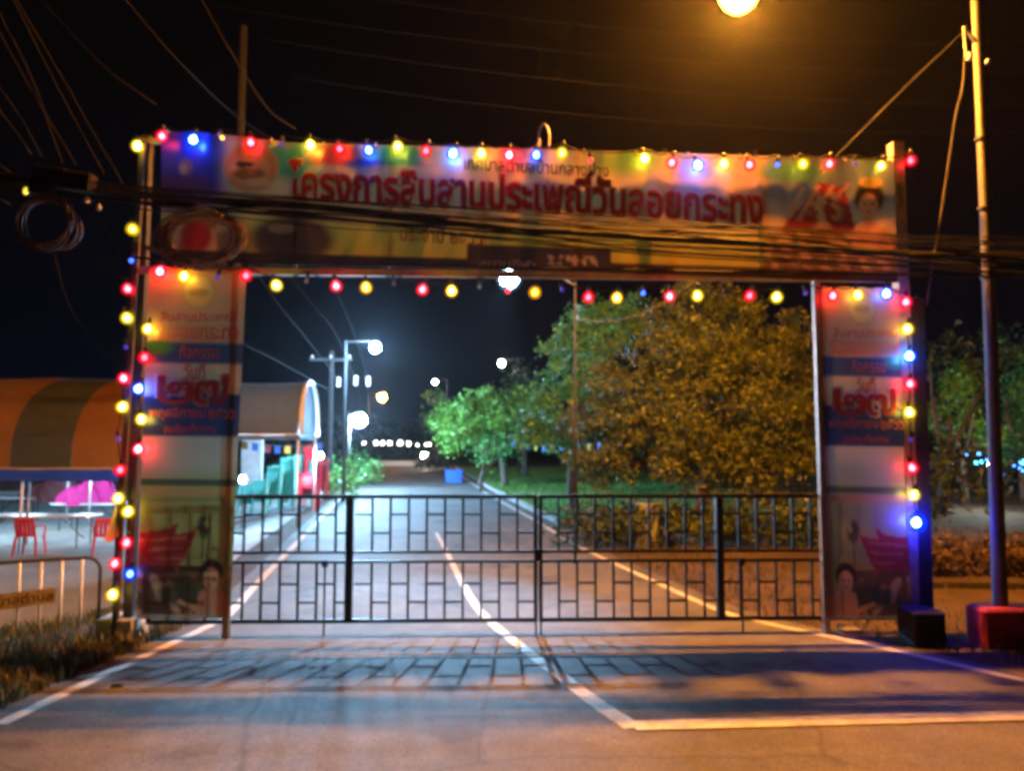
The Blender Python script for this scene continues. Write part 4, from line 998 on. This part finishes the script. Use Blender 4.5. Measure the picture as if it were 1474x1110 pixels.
def chair_copy(src, pos, rz, label, group):
    c = copy_tree(src); c.location = pos; c.rotation_euler = (0,0,rz); c['label'] = label; c['group'] = group; return c
chair_copy(red, gnd(150, 800, ZY), PI+.5, 'red plastic armchair behind the yellow lit wire by the arch', 'red plastic chairs')
tq = make_chair('turquoise plastic chair in the stacks under the pale tent', 'turq_plastic', 'stacked turquoise chairs')
first = True
rs = random.Random(3)
for px, py, n in ((352,738,4),(372,735,5),(392,735,9),(412,733,11),(432,731,11),(398,724,10),(420,722,12)):
    base = gnd(px, py, float(gz(*gnd(px,py)[:2]))); base[2] = float(gz(base[0],base[1]))+.02
    for k in range(n):
        pos = base+np.array([rs.uniform(-.01,.01), k*.012, k*.075]); 
        if first: tq.location = pos; tq.rotation_euler.z = .4; first = False
        else: chair_copy(tq, pos, .4+rs.uniform(-.05,.05), 'turquoise plastic chair in the stacks under the pale tent', 'stacked turquoise chairs')
for px, py, n in ((446,730,14),(458,722,11),(440,737,4)):
    base = gnd(px, py, 0); base[2] = float(gz(base[0],base[1]))+.02
    for k in range(n): chair_copy(red, base+np.array([rs.uniform(-.01,.01), k*.012, k*.075]), .5+rs.uniform(-.05,.05), 'red plastic chair in the stacks at the road end of the pale tent', 'stacked red chairs')
# tables
def table(label, px0, px1, pyb, dep=.75, h=.74, group='folding tables in the left yard'):
    c0, c1 = gnd(px0, pyb, ZY), gnd(px1, pyb, ZY); c = (c0+c1)/2; Lx = (c1-c0)[0]/2
    th = Thing('folding_table', label, 'table', c, group); z = c[2]
    th.part('tabletop', MB().box(c+np.array([0,dep/2,h]), (Lx,0,0), (0,dep/2,0), (0,0,.022), .01), 'table_white')
    for s_ in (-1, 1):
        xx = c[0]+s_*(Lx-.25)
        for yy in (.08, dep-.08): th.part('leg', MB().tube([(xx,c[1]+yy,z),(xx,c[1]+yy,z+h-.02)], .016, 6), 'frame_dark')
        th.part('brace', MB().tube([(xx,c[1]+dep/2,z+.2),(xx-s_*.6,c[1]+dep/2,z+h-.03)], .011, 6), 'frame_dark')
    return c
table('white folding table nearest the barrier, left of the arch', -60, 122, 790)
table('white folding table carrying the pink bundle', 70, 172, 764)
table('white folding table far back beneath the striped tent', -30, 45, 752)
table('white folding table at the far back left of the pink bundle', -40, 40, 742)
def bundle(label, px, py, Y, wx, wy, hz, m, seed):
    c = at(px, py, Y); r_ = np.random.default_rng(seed); ph = r_.uniform(0,6,8)
    def fn(u, v):
        q, e_ = 2*PI*u, PI/2*v
        k = 1+.10*math.sin(3*q+ph[0])+.07*math.sin(7*q+ph[1]+4*v)+.06*math.sin(13*q+9*v+ph[2])
        return c+np.array([wx*math.cos(q)*math.cos(e_)**.6*k, wy*math.sin(q)*math.cos(e_)**.6*k, hz*math.sin(e_)*k*(1+.25*math.cos(q))])
    return single('cloth_bundle', MB().grid(fn, np.linspace(0,1,60), np.linspace(0,1,18)), m, label, 'cloth bundle', smooth_=True, loc=c)
ct = gnd(121, 764, ZY)
bundle('shiny magenta cloth bundle heaped on a white table', 122, 727, ct[1]+.35, .85, .35, .62, 'pink_cloth', 3)
bundle('dull maroon cloth heap left of the magenta bundle', 72, 722, 24, .9, .4, .7, 'maroon_cloth', 5)
single('lit_wire', MB().add([G(168,725,.12),G(150,778,.16),G(158,782,.10),G(170,772,.06)], [(0,1,2),(0,2,3)]), 'yellow_cloth', 'yellow cloth piece put for the lit wire of the left bulb string', 'lit_wire')  # yellow cloth put in place of a lit wire
# wall of the building behind the stacks, and the blue bin
block('wall_panel', 'pale blue grey wall panel at the back of the pale tent', 'wall', 346, 376, 632, 706, .15, 'wall_grey', bev=.01)
bb = gnd(653, 695); th = Thing('plastic_bin', 'bright blue plastic bin standing on the right lane far behind the gate', 'bin', bb)
wb = 24/F*bb[1]; hb_ = 17/F*bb[1]
th.part('body', MB().add([bb+np.array(q) for q in [(-wb*.44,0,0),(wb*.44,0,0),(wb*.44,.5,0),(-wb*.44,.5,0),(-wb*.5,-.03,hb_),(wb*.5,-.03,hb_),(wb*.5,.53,hb_),(-wb*.5,.53,hb_)]], [(3,2,1,0),(4,5,6,7),(0,1,5,4),(1,2,6,5),(2,3,7,6),(3,0,4,7)]), 'blue_plastic')
th.part('rim', MB().box(bb+np.array([0,.25,hb_+.015]), (wb*.53,0,0), (0,.31,0), (0,0,.02), .01), 'blue_plastic')
block('utility_cabinet', 'pale grey cabinet among the shrubs behind the right gate leaf', 'cabinet', 918, 948, 727, 790, .4, 'cabinet_grey', bev=.02)
block('bridge_parapet', 'low white parapet wall across the far end of the road', 'wall', 528, 612, 664, 671, .3, 'white_metal', bev=.03)
# bunting
def bunting(label, a, b, cols, sg):
    pts = sag(a, b, sg, 40); th = Thing('bunting', label, 'bunting', a, 'strings of coloured flags')
    th.part('cord', MB().tube(pts, .012, 4), 'cable_grey')
    d = (np.array(b)-np.array(a)); d /= np.linalg.norm(d); n = len(cols)
    for i, c in enumerate(cols):
        p = pts[int((i+.5)/n*39)]; w_ = .10
        th.part('flag', MB().add([p-d*w_, p+d*w_, p+d*w_*.9+np.array([0,.04,-.26]), p-d*w_*.9+np.array([0,.02,-.25])], [(0,1,2,3)]), c)
cc = ['blue_plastic','orange_cloth','white_cloth','yellow_cloth','blue_plastic','red_plastic']
bunting('string of coloured flags across the lawn below the trees', at(735,636,31), at(905,634,24), [cc[(i*7)%6] for i in range(13)], .12)
bunting('string of coloured flags inside the pale tent', at(330,630,24), at(470,636,25), [cc[(i*5+2)%6] for i in range(9)], .2)
# unseen tube lamps added under the striped tent to light the yard
M['tube'] = emat('tube', (.55,.82,1), 420)
def added_tube_lamp(label, a, b, holder):
    a, b = np.array(a), np.array(b); th = Thing('added_tube_lamp', label, 'lamp', (a+b)/2, 'added tube lamps under the striped tent')
    h = th.part('batten', MB().bar(a+np.array([0,0,.05]), b+np.array([0,0,.05]), .06, .05), 'white_metal')
    th.part('tube', MB().tube([a+np.array([.05,0,0]), b-np.array([.05,0,0])], .02, 8), 'tube', smooth_=True)
    for q in (a, b): th.part('hanger', MB().tube([q+np.array([0,0,.07]), q+np.array([0,0,holder])], .006, 4), 'cable')
for px0, px1, py, Y in ((-60,-10,684,20.5),(22,60,687,20.5),(112,150,688,20.5)):
    added_tube_lamp('added unseen white tube lamp under the striped tent', at(px0,py,Y), at(px1,py,Y), 1.1)
added_tube_lamp('added unseen white tube lamp near the front under the striped tent', at(-90,668,18.6), at(-30,668,18.6), .9)
# bare lamps on stakes by the chair stacks
M['bare'] = emat('bare', COOL, 4200)
for px, py, Y, lab in ((349,690,17.6,'bare white bulb on a stake at the left of the turquoise stacks'),(461,656,21,'bare white bulb on a stake beside the red chair stacks')):
    p = at(px,py,Y); th = Thing('bare_lamp', lab, 'lamp', (p[0],p[1],0))
    th.part('stake', MB().tube([(p[0],p[1],float(gz(p[0],p[1]))), p-np.array([0,0,.06])], .012, 6), 'frame_dark')
    th.part('light_bulb', MB().lathe(p, [(.02,-.07),(.05,-.03),(.055,0),(.04,.04),(.01,.06)], 10), 'bare', smooth_=True)
# kerb of the right bed
mb = MB().bar(gnd(1325,846), gnd(1560,850), .12, .16, up=(0,0,1)); structure('bed_kerb', mb, 'frame_dark')

# ------------------------------------------------------------------ damp night air
HAZE = 0.0002
if HAZE:
    m = bpy.data.materials.new('haze'); m.use_nodes = True; n = m.node_tree.nodes; n.remove(n['Principled BSDF'])
    pv = n.new('ShaderNodeVolumePrincipled'); pv.inputs['Density'].default_value = HAZE; pv.inputs['Color'].default_value = (.9,.93,1,1)
    pv.inputs['Anisotropy'].default_value = .86
    m.node_tree.links.new(pv.outputs[0], n['Material Output'].inputs['Volume']); M['haze'] = m
    mb = MB().box((0,145,4.5), (170,0,0), (0,265,0), (0,0,8.5)); structure('haze', mb, 'haze', 'stuff')
